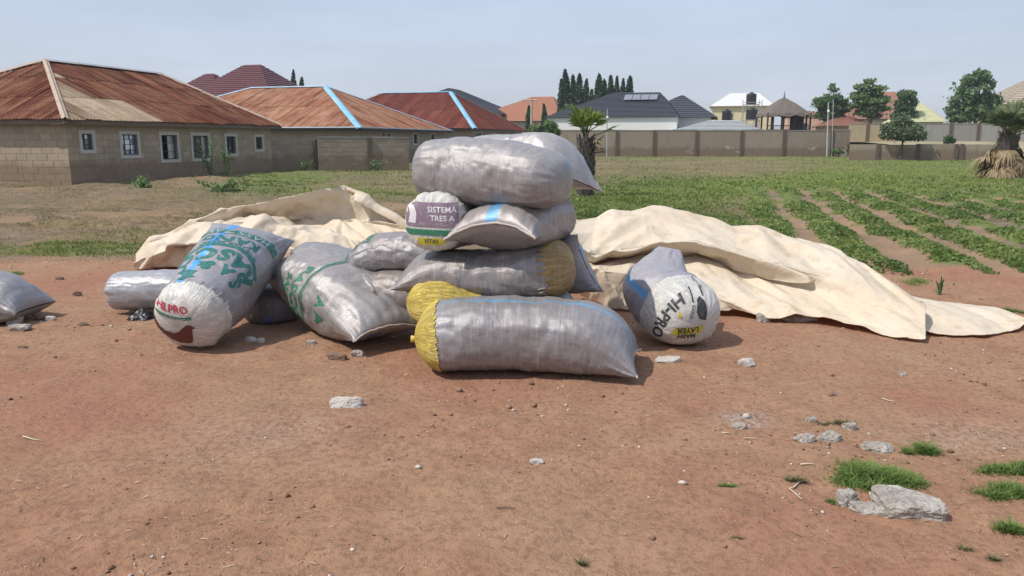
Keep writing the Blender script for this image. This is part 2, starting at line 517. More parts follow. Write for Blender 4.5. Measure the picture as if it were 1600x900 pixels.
def p_green(x, y):
    g, d, s, b = masks(x, y); c, rows = row_profile(x, y)
    return g * (1 - 0.75 * rows)
def p_dry(x, y):
    g, d, s, b = masks(x, y)
    return d * np.clip(0.45 + 1.1 * fbm2(x * 1.3, y * 1.9, 91, 3), 0.05, 1)
blade_object('grass', 260000, 9.8, 78, 101, p_green, lambda x, y: (0.040 + 0.0009 * y) * (0.75 + 0.6 * fbm2(x * 1.2, y * 0.8, 95, 2)), M_grass, 0.9)
blade_object('dry_grass', 230000, 9.8, 60, 111, p_dry, lambda x, y: (0.022 + 0.0006 * y) * (0.8 + 0.7 * fbm2(x * 0.9, y * 0.7, 96, 2)), M_straw, 1.6)

def crop_rows():
    r = np.random.default_rng(121)
    n = 300000
    x, y, r = scatter(n, 9.0, 34, 122)
    c, rows = row_profile(x, y)
    g, d, s, b = masks(x, y)
    patch = np.clip(0.55 + 1.25 * fbm2(x * 1.3, y * 1.0, 93, 4), 0, 1)
    fill = smooth(-0.5, 2, x) * (1 - rows) * 0.3
    pr = np.maximum(rows * smooth(0.26, 0.72, c + 0.15 * patch + 0.2 * smooth(13, 22, y)) * patch, fill * g)
    k = r.uniform(0, 1, n) < pr
    x, y, c = x[k], y[k], c[k]
    h = r.uniform(0.003, 0.085, len(x)) * (0.35 + 0.6 * c) * (0.7 + 0.5 * fbm2(x * 2.2, y * 2.2, 94, 2))
    P = np.stack([x, y, gh(x, y) + h], 1)
    V, Q = leaf_quads(P, (0.035 + 0.0022 * y) * r.uniform(0.7, 1.4, len(x)), r, 0.9, 0.7)
    me = raw_mesh('crop_rows', V, Q)
    tint_attr(me, np.clip(r.uniform(0, .8, len(x)) + .4 * fbm2(x * 1.6, y * 1.2, 92, 3), 0, 1), 4)
    me.materials.append(M_crop)
    o = link('crop_rows', me); o['kind'] = 'stuff'
crop_rows()

# pebbles, clods and crumbs of the yard: uncountable, one object
def pebbles():
    r = np.random.default_rng(131)
    n = 12000
    x, y, r = scatter(n, 2.4, 12.5, 132, 0.8)
    k = (y < yard_edge(x) + 0.3) & (r.uniform(0, 1, n) < np.clip(.45 + .9 * fbm2(x * .8, y * 1.1, 97, 3), .06, 1))
    x, y = x[k], y[k]; n = len(x)
    s = 0.0036 * np.exp(r.normal(0, 0.6, n)) * np.clip(y / 4.5, 0.7, 1.6)
    base = np.array([(1, 0, 0), (0, 1, 0), (-1, 0, 0), (0, -1, 0), (0, 0, 0.8), (0, 0, -0.6), (.7, .7, .35), (-.7, .7, .3), (-.7, -.7, .35), (.7, -.7, .3)], float)
    fc = np.array([(0, 6, 4), (6, 1, 4), (1, 7, 4), (7, 2, 4), (2, 8, 4), (8, 3, 4), (3, 9, 4), (9, 0, 4), (6, 0, 5), (1, 6, 5), (7, 1, 5), (2, 7, 5), (8, 2, 5), (3, 8, 5), (9, 3, 5), (0, 9, 5)])
    V = base[None] * s[:, None, None] * r.uniform(0.65, 1.35, (n, 10, 1))
    a = r.uniform(0, 6.28, n); ca, sa = np.cos(a)[:, None], np.sin(a)[:, None]
    X = V[..., 0] * ca - V[..., 1] * sa; Y = V[..., 0] * sa + V[..., 1] * ca
    V = np.stack([X + x[:, None], Y + y[:, None], V[..., 2] + (gh(x, y) + s * 0.15)[:, None]], -1).reshape(-1, 3)
    Fp = (fc[None] + (np.arange(n) * 10)[:, None, None]).reshape(-1, 3)
    me = raw_mesh('pebbles', V, Fp)
    tint_attr(me, np.where(r.uniform(0, 1, n) < 0.22, r.uniform(.7, 1, n), r.uniform(0, 0.35, n)), 10)
    t = NT('pebble_stone'); a = t.attr('tint')
    t.color(t.ramp(a[2], [(0.0, (0.12, 0.065, 0.042)), (0.3, (0.30, 0.175, 0.115)), (0.7, (0.42, 0.35, 0.29)), (1.0, (0.60, 0.55, 0.48))])); t.rough(0.95)
    me.materials.append(t.m)
    o = link('pebbles', me); o['kind'] = 'stuff'
pebbles()
# ================================================================== BUILDINGS AND WALLS
def rust_mat(name, dark, mid, pale, pale_amt=0.5, streak=(1, 0.14, 1)):
    """rusted corrugated zinc: x along the eave, y up the slope in the UV; every sheet aged differently"""
    t = NT(name)
    uv = t.coord('UV'); rn = t.objrand()
    off = t.new('VectorMath', operation='ADD'); t.put(off.inputs[0], uv)
    cmb = t.new('CombineXYZ'); t.put(cmb.inputs[0], t.math('MULTIPLY', rn, 31.0)); t.put(cmb.inputs[1], t.math('MULTIPLY', rn, 17.0)); t.l.new(cmb.outputs[0], off.inputs[1])
    v = off.outputs[0]
    big = t.noise(t.mapping(v, (1.0, .45, 1)), 0.9, 5, 0.6)
    st = t.noise(t.mapping(v, (6.0, .35, 1)), 1.0, 5, 0.65)
    lap = t.noise(t.mapping(v, (.5, 4.0, 1)), 1.0, 4, 0.6)
    fine = t.noise(v, 14, 4, 0.7)
    c = t.mix(t.ramp(t.math('MULTIPLY_ADD', rn, 0.55, t.math('MULTIPLY', st, 0.5)), [(0.38, 0.0), (0.74, 1.0)]), dark, mid)
    c = t.mix(t.math('MULTIPLY', t.ramp(t.math('MULTIPLY_ADD', st, 0.5, t.math('MULTIPLY', big, 0.5)), [(0.44, 0.0), (0.60, 1.0)]), pale_amt), c, pale)
    c = t.mix(t.ramp(lap, [(0.34, 0.45), (0.48, 0.0)]), c, dark)
    c = t.mix(t.ramp(fine, [(0.35, 0.4), (0.55, 0.0)]), c, tuple(q * 0.7 for q in dark))
    t.color(c); t.rough(0.8); t.b.inputs['Specular IOR Level'].default_value = 0.08
    t.bump(fine, 0.2, 0.02)
    return t.m

M_rust1 = rust_mat('rusted_zinc_red', (0.066, 0.018, 0.011), (0.140, 0.042, 0.023), (0.34, 0.175, 0.100), 0.6)
M_rust2 = rust_mat('rusted_zinc_orange', (0.190, 0.066, 0.036), (0.320, 0.135, 0.070), (0.47, 0.300, 0.190), 0.75)
M_rust3 = rust_mat('rusted_zinc_maroon', (0.105, 0.024, 0.017), (0.175, 0.048, 0.030), (0.25, 0.12, 0.08), 0.3)
M_zinc = rust_mat('old_pale_zinc', (0.200, 0.130, 0.080), (0.42, 0.33, 0.22), (0.50, 0.41, 0.30), 0.7)
M_purple = plain('plum_roof_tiles', (0.125, 0.040, 0.046), 0.55, 0.2, 2, 0.1)
M_slate = plain('charcoal_roof_tiles', (0.060, 0.068, 0.082), 0.5, 0.2, 2, 0.1)
M_orange = plain('terracotta_roof_sheets', (0.44, 0.21, 0.125), 0.7, 0.15, 2, 0.1)
M_terra2 = plain('faded_terracotta_roof', (0.36, 0.185, 0.13), 0.7, 0.15, 2, 0.1)
M_whiteroof = plain('white_roof_sheets', (0.80, 0.79, 0.76), 0.5, 0.05, 2, 0.05)
M_paleroof = plain('pale_yellow_green_roof', (0.60, 0.60, 0.38), 0.6, 0.1, 2, 0.05)
M_beigeroof = plain('beige_roof_sheets', (0.42, 0.36, 0.28), 0.7, 0.12, 2, 0.05)
M_greyroof = plain('grey_asbestos_roof', (0.38, 0.40, 0.40), 0.75, 0.12, 2, 0.05)
M_block = None
def block_mat(name, lo, hi, patched=False):
    t = NT(name); W = t.world()
    f = t.math('MULTIPLY_ADD', t.objrand(), 0.55, t.math('MULTIPLY', t.noise(W, 2.4, 5, 0.65), 0.55))
    c = t.ramp(f, [(0.25, lo), (0.85, hi)])
    z = t.sep(W)[2]
    damp = t.math('ADD', z, t.math('MULTIPLY', t.noise(W, 1.1, 6, 0.7), -1.3))
    c = t.mix(t.ramp(damp, [(-0.0, 0.6), (0.30, 0.0)]), c, (0.170, 0.110, 0.072))     # red earth splashed up by rain
    c = t.mix(t.ramp(t.noise(t.mapping(W, (2.2, 2.2, .35)), 1.0, 5, 0.6), [(0.55, 0.0), (0.75, 0.5)]), c, tuple(q * .6 for q in lo))
    if patched:     # old render left in pale patches low on the wall
        pm = t.math('MULTIPLY', t.ramp(t.noise(t.mapping(W, (1, 1, 1.3)), 0.75, 3, .6), [(.60, 0.), (.63, 1.)]), t.ramp(z, [(.9, 1.), (1., 0.)]))
        c = t.mix(t.math('MULTIPLY', pm, .7), c, (.46, .42, .35))
    t.color(c); t.rough(0.95); t.b.inputs['Specular IOR Level'].default_value = 0.1
    t.bump(t.noise(W, 26, 4, 0.7), 0.35, 0.02)
    return t.m
M_block = block_mat('sandcrete_block', (0.315, 0.255, 0.180), (0.400, 0.330, 0.240))
M_block2 = block_mat('sandcrete_block_grey', (0.265, 0.220, 0.165), (0.335, 0.285, 0.215))
M_mortar = plain('mortar', (0.235, 0.190, 0.138), 0.95, 0.2, 5, 0.3)
M_farwall = block_mat('plastered_block_wall', (0.235, 0.185, 0.140), (0.335, 0.275, 0.215), True)
M_greywall = block_mat('grey_block_wall', (0.285, 0.275, 0.245), (0.385, 0.370, 0.335))
M_sandwall = block_mat('sandy_block_wall', (0.33, 0.265, 0.165), (0.43, 0.355, 0.24))
M_pier = plain('wall_pier', (0.120, 0.088, 0.062), 0.95, 0.25, 4, 0.3)
M_cope = plain('wall_coping', (0.26, 0.25, 0.225), 0.9, 0.3, 4, 0.3)
M_plaster = plain('window_surround_plaster', (0.46, 0.43, 0.375), 0.85, 0.12, 6, 0.15)
M_fascia = plain('weathered_fascia_board', (0.175, 0.135, 0.105), 0.85, 0.3, 8, 0.2)
M_dark = plain('dark_fascia_board', (0.055, 0.052, 0.055), 0.7, 0.25, 8, 0.1)
M_blue = plain('bright_blue_ridge_cap', (0.17, 0.44, 0.64), 0.45, 0.1, 3, 0.05, dirt=(.40, .52, .60))
M_bluegrey = plain('blue_grey_flashing', (0.36, 0.48, 0.58), 0.6, 0.15, 3, 0.05)
M_greycap = plain('galvanised_ridge_cap', (0.36, 0.35, 0.34), 0.6, 0.2, 3, 0.05)
M_palecap = plain('flaking_pale_ridge_cap', (0.42, 0.32, 0.24), 0.8, 0.3, 7, 0.2)
M_whitewall = plain('white_painted_wall', (0.78, 0.77, 0.74), 0.8, 0.05, 2, 0.05)
M_yellowwall = plain('cream_yellow_wall', (0.70, 0.60, 0.37), 0.8, 0.06, 2, 0.05)
M_pinkwall = plain('pink_painted_wall', (0.62, 0.40, 0.30), 0.8, 0.08, 2, 0.05)
M_creamwall = plain('cream_painted_wall', (0.58, 0.49, 0.37), 0.8, 0.08, 2, 0.05)
M_pane = NT('dark_window_pane'); M_pane.color((0.03, 0.034, 0.038)); M_pane.rough(0.06); M_pane.b.inputs['Specular IOR Level'].default_value = 0.9; M_pane = M_pane.m
M_mirror = NT('reflective_window_pane'); M_mirror.color((0.62, 0.66, 0.72)); M_mirror.rough(0.12); M_mirror.b.inputs['Metallic'].default_value = 0.75; M_mirror = M_mirror.m
M_bar = plain('dark_green_window_bars', (0.030, 0.045, 0.050), 0.5, 0.2, 9, 0.05)
M_bluebar = plain('blue_window_bars', (0.035, 0.050, 0.150), 0.5, 0.2, 9, 0.05)
M_black = plain('black_polythene', (0.018, 0.018, 0.020), 0.38, 0.2, 9, 0.2)

def unit(v): v = np.asarray(v, float); return v / np.linalg.norm(v)

def slope(parent, a, b, c, d, mats, style='sheets', sheet=0.85, tiers=(0.52,), name='roof_sheet', pick=None, corr=0.15, seed=0, push=0.0):
    """one plane of a roof between the eave a->b (left to right from outside) and the ridge c->d"""
    a, b, c, d = [np.asarray(q, float) for q in (a, b, c, d)]
    ex = unit(b - a); W = np.linalg.norm(b - a)
    nrm = unit(np.cross(b - a, ((c + d) / 2) - a)); ey = np.cross(nrm, ex)
    H = (c - a) @ ey; cx = (c - a) @ ex; dx = (d - a) @ ex
    def top(x):
        x = np.asarray(x, float); y = np.full_like(x, H)
        if cx > 1e-6: y = np.minimum(y, x / cx * H)
        if W - dx > 1e-6: y = np.minimum(y, (W - x) / (W - dx) * H)
        return np.maximum(y, 0)
    r = np.random.default_rng(seed)
    if style == 'courses':
        m = MB(); n = max(3, int(H / 0.36)); 
        for k in range(n):
            y0, y1 = H * k / n, H * (k + 1) / n
            l0, l1 = cx * y0 / H, cx * y1 / H; r0, r1 = W - (W - dx) * y0 / H, W - (W - dx) * y1 / H
            P = lambda x, y, z: a + ex * x + ey * y + nrm * z
            m.quad(P(l0, y0, .07), P(r0, y0, .07), P(r1, y1, 0), P(l1, y1, 0))
            m.quad(P(l0, y0, -.02), P(r0, y0, -.02), P(r0, y0, .07), P(l0, y0, .07))
        o = m.build('roof_courses', mats, parent); o['kind'] = 'stuff'
        return
    bounds = [0.0] + [t_ * H for t_ in tiers] + [H]
    x0 = 0.0; k = 0
    while x0 < W - 0.02:
        x1 = min(W, x0 + sheet)
        for ti in range(len(bounds) - 1):
            jit = r.uniform(-.06, .06) if ti else 0
            y0, y1 = bounds[ti] - (0.10 if ti else 0.0) + jit, bounds[ti + 1] + 0.06
            xs_ = np.linspace(x0 - .03, x1 + .03, max(5, int((x1 - x0) / corr * 4) + 1)); xs_ = np.clip(xs_, 0, W)
            tp = np.minimum(top(xs_), y1)
            if (tp - y0).max() < 0.05: continue
            lo = np.minimum(y0, tp)
            tilt = r.uniform(-.006, .008)
            z = 0.020 * np.cos(2 * np.pi * xs_ / corr) + 0.012 * (k % 2) - 0.006 * ti + push
            eav = r.uniform(-.03, .03) if ti == 0 else 0
            lo = np.where(tp > lo + .03, lo - (0.05 + eav if ti == 0 else 0), lo)
            V0 = a + ex * xs_[:, None] + ey * lo[:, None] + nrm * (z + tilt + .012)[:, None]
            V1 = a + ex * xs_[:, None] + ey * tp[:, None] + nrm * (z - .012)[:, None]
            n = len(xs_); V = np.concatenate([V0, V1])
            Fq = np.array([(i, i + 1, n + i + 1, n + i) for i in range(n - 1)])
            mt = mats if pick is None else (pick(x0, ti) or mats)
            o = part(name, V, Fq, mt, parent)
            uvl = o.data.uv_layers.new(name='UVMap')
            uvv = np.stack([np.concatenate([xs_, xs_]), np.concatenate([lo, tp])], 1)
            uvl.data.foreach_set('uv', uvv[Fq.ravel()].ravel().astype(np.float32))
        x0 = x1; k += 1

def cap(parent, p, q, w, mat, name='ridge_cap', lift=0.05):
    """folded strip over a ridge or hip"""
    p, q = np.asarray(p, float), np.asarray(q, float)
    t_ = unit(q - p); s_ = unit(np.cross(t_, UPV)); u_ = np.cross(s_, t_)
    m = MB(); prof = [(-w, -.10 * w * 4), (-w * .5, -.03), (0, .02), (w * .5, -.03), (w, -.10 * w * 4)]
    n = max(1, int(np.linalg.norm(q - p) / 1.6)); r_ = random.Random(int(abs(p[0]) * 100))
    for k in range(n):
        a = p + (q - p) * (k / n) - t_ * .05; b = p + (q - p) * ((k + 1) / n)
        j = r_.uniform(0, .02)
        V = [a + s_ * x + u_ * (z + lift + j) for x, z in prof] + [b + s_ * x + u_ * (z + lift + j * .5) for x, z in prof]
        m.add(V, [(i, i + 5, i + 6, i + 1) for i in range(4)])
    return m.build(name, mat, parent)

def wall_face(parent, p0, p1, z0, z1, nrm, openings, mat, thick=0.2, name='wall'):
    """slab from p0 to p1 with real openings (s0, s1, za, zb); front face on the line p0-p1"""
    p0, p1 = np.asarray(p0, float), np.asarray(p1, float); L = np.linalg.norm(p1 - p0); e = (p1 - p0) / L; n = np.asarray(nrm, float)
    sx = sorted({0.0, L} | {q for o in openings for q in o[:2]}); sz = sorted({z0, z1} | {q for o in openings for q in o[2:4]})
    m = MB()
    for i in range(len(sx) - 1):
        for j in range(len(sz) - 1):
            cx, cz = (sx[i] + sx[i + 1]) / 2, (sz[j] + sz[j + 1]) / 2
            if any(o[0] < cx < o[1] and o[2] < cz < o[3] for o in openings): continue
            q = p0 * np.array([1, 1, 0]) + e * sx[i] - n * thick; q[2] = sz[j]
            m.obox(q, e * (sx[i + 1] - sx[i]), n * thick, UPV * (sz[j + 1] - sz[j]))
    return m.build(name, mat, parent)

_blk = {}
def block_mesh(L, h, th, mat, key):
    k = (round(L, 3), key)
    if k not in _blk:
        bm = bmesh.new(); bmesh.ops.create_cube(bm, size=1)
        bmesh.ops.scale(bm, vec=(L, th, h), verts=bm.verts)
        bmesh.ops.bevel(bm, geom=bm.edges[:], offset=0.006, segments=1, affect='EDGES')
        me = bpy.data.meshes.new('block'); bm.to_mesh(me); bm.free(); me.materials.append(mat); _blk[k] = me
    return _blk[k]

def lay_blocks(parent, p0, p1, z0, z1, nrm, openings, mat, key, budget, seed=0, bl=0.45, bh=0.225, proud=0.004):
    """courses of blocks standing proud of the mortar; budget = list with the number of separate blocks still allowed on this thing"""
    p0, p1 = np.asarray(p0, float), np.asarray(p1, float); L = np.linalg.norm(p1 - p0); e = (p1 - p0) / L; n = np.asarray(nrm, float)
    r = random.Random(seed); rest = MB(); g = 0.010; yaw = math.atan2(e[1], e[0]); O = origin(parent)
    nc = max(1, int(round((z1 - z0) / bh))); ch = (z1 - z0) / nc
    items = []
    for c in range(nc):
        za, zb = z0 + c * ch, z0 + (c + 1) * ch
        cuts = [(o[0], o[1]) for o in openings if o[2] < (za + zb) / 2 < o[3]]
        x = -bl / 2 if c % 2 else 0.0
        while x < L - .02:
            x0, x1 = max(0, x), min(L, x + bl); x += bl
            segs = [(x0, x1)]
            for a, b in cuts:
                segs = [q for s0, s1 in segs for q in ((s0, min(s1, a)), (max(s0, b), s1)) if q[1] - q[0] > .04]
            for s0, s1 in segs:
                if s1 - s0 < .06: continue
                items.append((p0 + e * (s0 + s1) / 2, round((s1 - s0 - g) / .025) * .025 if abs(s1 - s0 - bl) > .01 else bl - g, (za + zb) / 2, r.uniform(0, .008)))
    items.sort(key=lambda q: np.hypot(q[0][0], q[0][1]))
    for pos, l_, z, pr in items:
        q = pos + n * (proud - .03 + pr)
        if budget[0] > 0:
            budget[0] -= 1
            o = link('block', block_mesh(l_, ch - g, .06, mat, key), parent)
            o.location = (q[0] - O[0], q[1] - O[1], z - O[2]); o.rotation_euler = (r.uniform(-.006, .006), r.uniform(-.006, .006), yaw)
        else:
            a = q - e * l_ / 2 - n * .03; a[2] = z - (ch - g) / 2
            rest.obox(a, e * l_, n * .06, UPV * (ch - g))
    if rest.v:
        o = rest.build('block_courses', mat, parent); o['kind'] = 'stuff'

def window(parent, p0, e, n, s0, s1, za, zb, surround=0.13, bright=(), bars=(2, 3), barmat=None, sm=None, open_left=False, far=False):
    """opening with plaster surround, recessed panes and sash bars"""
    p0 = np.asarray(p0, float) * np.array([1, 1, 0]); e = np.asarray(e, float); n = np.asarray(n, float)
    Q = lambda s, z, d: p0 + e * s + n * d + UPV * z
    m = MB(); w = surround
    for a, b, c, d in ((s0 - w, s0, za - w, zb + w), (s1, s1 + w, za - w, zb + w), (s0, s1, zb, zb + w), (s0, s1, za - w, za)):
        m.obox(Q(a, c, -.05), e * (b - a), n * .085, UPV * (d - c))
    fr = m.build('window', sm or M_plaster, parent)
    b_ = MB(); t_ = 0.035 if not far else .05
    for a, b, c, d in ((s0, s0 + t_, za, zb), (s1 - t_, s1, za, zb), (s0 + t_, s1 - t_, za, za + t_), (s0 + t_, s1 - t_, zb - t_, zb)):
        b_.obox(Q(a, c, -.13), e * (b - a), n * .04, UPV * (d - c))
    for k in range(1, bars[0]):
        x = s0 + (s1 - s0) * k / bars[0]; b_.obox(Q(x - t_ / 2, za + t_, -.125), e * t_, n * .03, UPV * (zb - za - 2 * t_))
    for k in range(1, bars[1]):
        z = za + (zb - za) * k / bars[1]; b_.obox(Q(s0 + t_, z - t_ * .3, -.122), e * (s1 - s0 - 2 * t_), n * .02, UPV * t_ * .6)
    b_.build('sash', barmat or M_bar, fr)
    r_ = random.Random(int(s0 * 100 + za * 10))
    for k in range(bars[0]):
        if open_left and k == 0: continue
        x0, x1 = s0 + (s1 - s0) * k / bars[0], s0 + (s1 - s0) * (k + 1) / bars[0]
        for j in range(bars[1] if not far else 1):
            y0, y1 = za + (zb - za) * j / (bars[1] if not far else 1), za + (zb - za) * (j + 1) / (bars[1] if not far else 1)
            p = MB(); tl = n * r_.uniform(-.02, .02); p.quad(Q(x0, y0, -.118), Q(x1, y0, -.118) + tl, Q(x1, y1, -.118) + tl, Q(x0, y1, -.118)); p.build('pane', M_mirror if k in bright else M_pane, fr)
    return fr

class House:
    def __init__(s, name, label, O, L1, L2, ze, ov=0.45, zb=0.0, group=None, e1=None):
        s.e1 = E1 if e1 is None else e1; s.e2 = np.array([-s.e1[1], s.e1[0], 0.0])
        s.O = np.array([O[0], O[1], 0.0]); s.L1, s.L2, s.ze, s.ov, s.zb = L1, L2, ze, ov, zb
        s.t = empty(name, (O[0], O[1], zb), label, 'house', group)
    def P(s, a, b, z): return s.O + s.e1 * a + s.e2 * b + UPV * z
    def face(s, which):
        """start, end, outward normal, of a wall face; positions on it run left to right seen from outside"""
        return {'right': (s.P(0, 0, 0), s.P(s.L1, 0, 0), -s.e2), 'front': (s.P(0, s.L2, 0), s.P(0, 0, 0), -s.e1),
                'left': (s.P(s.L1, s.L2, 0), s.P(0, s.L2, 0), s.e2), 'back': (s.P(s.L1, 0, 0), s.P(s.L1, s.L2, 0), s.e1)}[which]
    def walls(s, mat, wins=None, blocks=None, far=False, **kw):
        wins = wins or {}; budget = [300]
        inset = 0.21
        for f in ('right', 'front', 'left', 'back'):
            p0, p1, n = s.face(f); e = unit(p1 - p0); ops = [w[:4] for w in wins.get(f, [])]
            if f in ('front', 'back'): p0 = p0 + e * 0.2; p1 = p1 - e * 0.2; ops = [(o[0] - .2, o[1] - .2, o[2], o[3]) for o in ops]
            core = M_mortar if (blocks and f in blocks) else mat
            w_ = wall_face(s.t, p0, p1, s.zb - 0.3, s.ze + .05, n, ops, core)
            if blocks and f in blocks:
                lay_blocks(w_, p0 + (e * -.2 if f in ('front', 'back') else 0), p1 + (e * .2 if f in ('front', 'back') else 0), s.zb - .05, s.ze, n,
                           [(o[0] - .1 + (.2 if f in ('front', 'back') else 0), o[1] + .1 + (.2 if f in ('front', 'back') else 0), o[2] - .1, o[3] + .1) for o in ops], mat, mat.name, budget, len(f))
            for w in wins.get(f, []):
                q0 = s.face(f)[0]
                window(s.t, q0, e, n, *w[:4], far=far, **(w[4] if len(w) > 4 else {}), **kw)
    def hip(s, zr, axis, in0, in1, mats, mid=0.5, style='sheets', tiers=(.52,), sheet=.85, caps=None, pick=None, fascia=None, vis=('right', 'front'), seed=0, corr=.15, box=None, parent=None, base_z=None, roofname='roof', push=0.0):
        """hipped roof; box = (a0, a1, b0, b1) when it covers only part of the house"""
        a0, a1, b0, b1 = box or (-s.ov, s.L1 + s.ov, -s.ov, s.L2 + s.ov); ze = s.ze if base_z is None else base_z
        if axis == 1: R0, R1 = s.P(a0 + in0, b0 + (b1 - b0) * mid, zr), s.P(a1 - in1, b0 + (b1 - b0) * mid, zr)
        else: R0, R1 = s.P(a0 + (a1 - a0) * mid, b0 + in0, zr), s.P(a0 + (a1 - a0) * mid, b1 - in1, zr)
        A, B, Cc, D = s.P(a0, b0, ze), s.P(a1, b0, ze), s.P(a1, b1, ze), s.P(a0, b1, ze)
        # the roof part: battens under the covering
        m = MB()
        for p, q in ((A, R0), (D, R0 if axis == 1 else R1), (B, R1 if axis == 1 else R0), (Cc, R1), (R0, R1)):
            m.tube([p - UPV * .12, q - UPV * .12], .04, 4)
        rf = m.build(roofname, M_fascia, s.t)
        if axis == 1: S = {'right': (A, B, R0, R1), 'front': (D, A, R0, R0), 'left': (Cc, D, R1, R0), 'back': (B, Cc, R1, R1)}
        else: S = {'right': (A, B, R0, R0), 'front': (D, A, R1, R0), 'left': (Cc, D, R1, R1), 'back': (B, Cc, R0, R1)}
        for f, q in S.items():
            if f in vis: slope(rf, *q, mats, style, sheet, tiers, pick=(pick or {}).get(f), seed=seed + len(f), corr=corr, push=push)
            else: slope(rf, *q, mats, style if style == 'courses' else 'sheets', 4.0, (), seed=seed, corr=1.0, push=push)
        near, rgt = (A, R0), (B, R1 if axis == 1 else R0)
        caps = caps or {}
        if caps.get('near') is not None: cap(rf, A, R0, caps.get('w', .16), caps['near'], 'hip_cap')
        if caps.get('ridge') is not None: cap(rf, R0, R1, .15, caps['ridge'])
        if caps.get('other') is not None:
            cap(rf, B, R1 if axis == 1 else R0, .13, caps['other'], 'hip_cap'); cap(rf, D, R0 if axis == 1 else R1, .13, caps['other'], 'hip_cap')
        if fascia is not None:
            m = MB()
            for p, q, n in ((A, B, -s.e2), (D, A, -s.e1), (Cc, D, s.e2), (B, Cc, s.e1)):
                m.obox(p - UPV * .17 - n * .10, q - p, n * .03, UPV * .15)
                m.obox(p - UPV * .16 - n * .6, q - p, n * .49, UPV * .015)
            m.build('fascia', fascia, rf)
        return rf

def along(O, e, px):
    """how far from O along e one gets to the column px of the photograph (at the ground)"""
    lo, hi = 0.0, 200.0
    f = lambda L: 800 + FPX * (O[0] + e[0] * L) / ((O[1] + e[1] * L) * CP + CAM_H * SP) - px
    s0 = f(0)
    for _ in range(60):
        mid = (lo + hi) / 2
        if f(mid) * s0 > 0: lo = mid
        else: hi = mid
    return lo

# ---- house with the rusty red roof, left
A = gnd(113, 292)
h = House('house', 'block house with rusty red hipped roof and six windows at the left edge', A, along(A, E1, 427), 9.9, 2.28, 0.38)
L = h.L1
wl_ = []
for px0, px1, ya, yb, kw in ((135, 151, 209, 234, dict(bars=(2, 3), bright=(1,))), (196, 220, 210, 242, dict(bars=(3, 4), barmat=M_bluebar, bright=(0, 1, 2))), (257, 281, 211, 249, dict(bars=(2, 3), open_left=True, bright=(1,))),
                             (305, 329, 212, 247, dict(bars=(3, 1), bright=(2,))), (357, 371, 213, 240, dict(bars=(2, 1))), (402, 412, 214, 233, dict(bars=(1, 1)))):
    a, b = along(A, E1, px0), along(A, E1, px1); D = A[1] + E1[1] * (a + b) / 2
    wl_.append((a, b, at(px0, yb, D)[2], at(px0, ya, D)[2], kw))
h.walls(M_block, {'right': wl_}, ('right', 'front'))
h.hip(4.72, 1, 4.7, 1.9, M_rust1, 0.5, 'sheets', (.36, .70), .78, dict(near=M_palecap, ridge=M_greycap, other=M_palecap, w=.11),
      {'right': lambda x, ti: M_zinc if x < (4.6, 2.9, 3.6)[ti] else None}, M_fascia, seed=3)

# ---- house with the orange roof and blue hip
c = at(563, 200, 50.0)
h = House('house', 'low block house under an orange rusty roof with one bright blue hip', c + E1 * .5 + E2 * .5, 16.4, 19.5, 2.32, 0.5)
h.walls(M_block2, {'right': [(3.9, 4.35, 1.35, 2.0, dict(bars=(1, 1), surround=.04)), (4.75, 5.2, 1.35, 2.0, dict(bars=(1, 1), surround=.04)), (9.5, 10.3, 1.3, 2.0, dict(bars=(2, 1))), (13.2, 14.0, 1.3, 2.0, dict(bars=(2, 1)))],
                   'front': [(8.2, 11.6, .9, 2.0, dict(bars=(4, 1)))]})
h.hip(5.55, 2, 7.0, 7.0, M_rust2, .5, 'sheets', (.5,), .85, dict(near=M_blue, ridge=M_bluegrey, other=M_bluegrey, w=.25), None, M_dark, seed=5)
m = MB(); q0, q1, q2 = h.P(-.58, 19.9, 2.36), h.P(-.58, -.58, 2.36), h.P(16.9, -.58, 2.36)
m.tube([q0, q1], .045, 6); m.tube([q1, q2], .045, 6); m.build('eave_flashing', M_bluegrey, h.t)
# ---- house with the maroon roof and blue hip
c = at(742, 200, 72.0)
h = House('house', 'low block house under a maroon rusty roof with a bright blue hip', c + E1 * .5 + E2 * .5, 18.8, 18.2, 2.62, 0.5)
h.walls(M_block2, {'right': [(1.2, 3.1, 1.1, 2.2, dict(bars=(3, 1))), (6.5, 8.0, 1.1, 2.2, dict(bars=(2, 1))), (11.2, 11.8, 1.1, 2.2, dict(bars=(1, 1), surround=.04)), (12.6, 13.2, 1.1, 2.2, dict(bars=(1, 1), surround=.04)), (16, 17.2, 1.1, 2.2, dict(bars=(2, 1)))]})
h.hip(6.5, 2, 5.8, 5.6, M_rust3, .5, 'sheets', (.5,), .9, dict(near=M_blue, ridge=M_blue, other=M_greycap, w=.26), None, M_dark, seed=7)
# ---- plum roofed house behind
c = at(362, 200, 74)
h = House('house', 'tall house with plum tiled double hipped roof, behind the left houses', (c[0] + 4, c[1], 0), 11, 12, 4.9, 0.6)
h.walls(M_creamwall, {'right': [(2, 3.4, 2.9, 4.1), (6, 7.4, 2.9, 4.1)], 'front': [(3, 4.4, 2.9, 4.1), (8, 9.4, 2.9, 4.1)]}, far=True)
h.hip(9.05, 2, 5.2, 4.8, M_purple, .5, 'courses', box=(-.6, 11.6, -.6, 11.2))
h.hip(8.2, 2, 4.2, 3.6, M_purple, .5, 'courses', box=(-.4, 9.6, 5.3, 13.9), roofname='side_roof')
# ---- dark roof behind the maroon one
c = at(742, 200, 106)
h = House('house', 'house with charcoal tiled roof peeping over the maroon roof', (c[0] + 1.0, c[1], 0), 20, 15, 5.2, 0.6)
h.walls(M_whitewall, {'right': [(4, 5.4, 1.6, 3.0)]}, far=True)
h.hip(9.0, 1, 8.6, 8.6, M_slate, .5, 'courses')
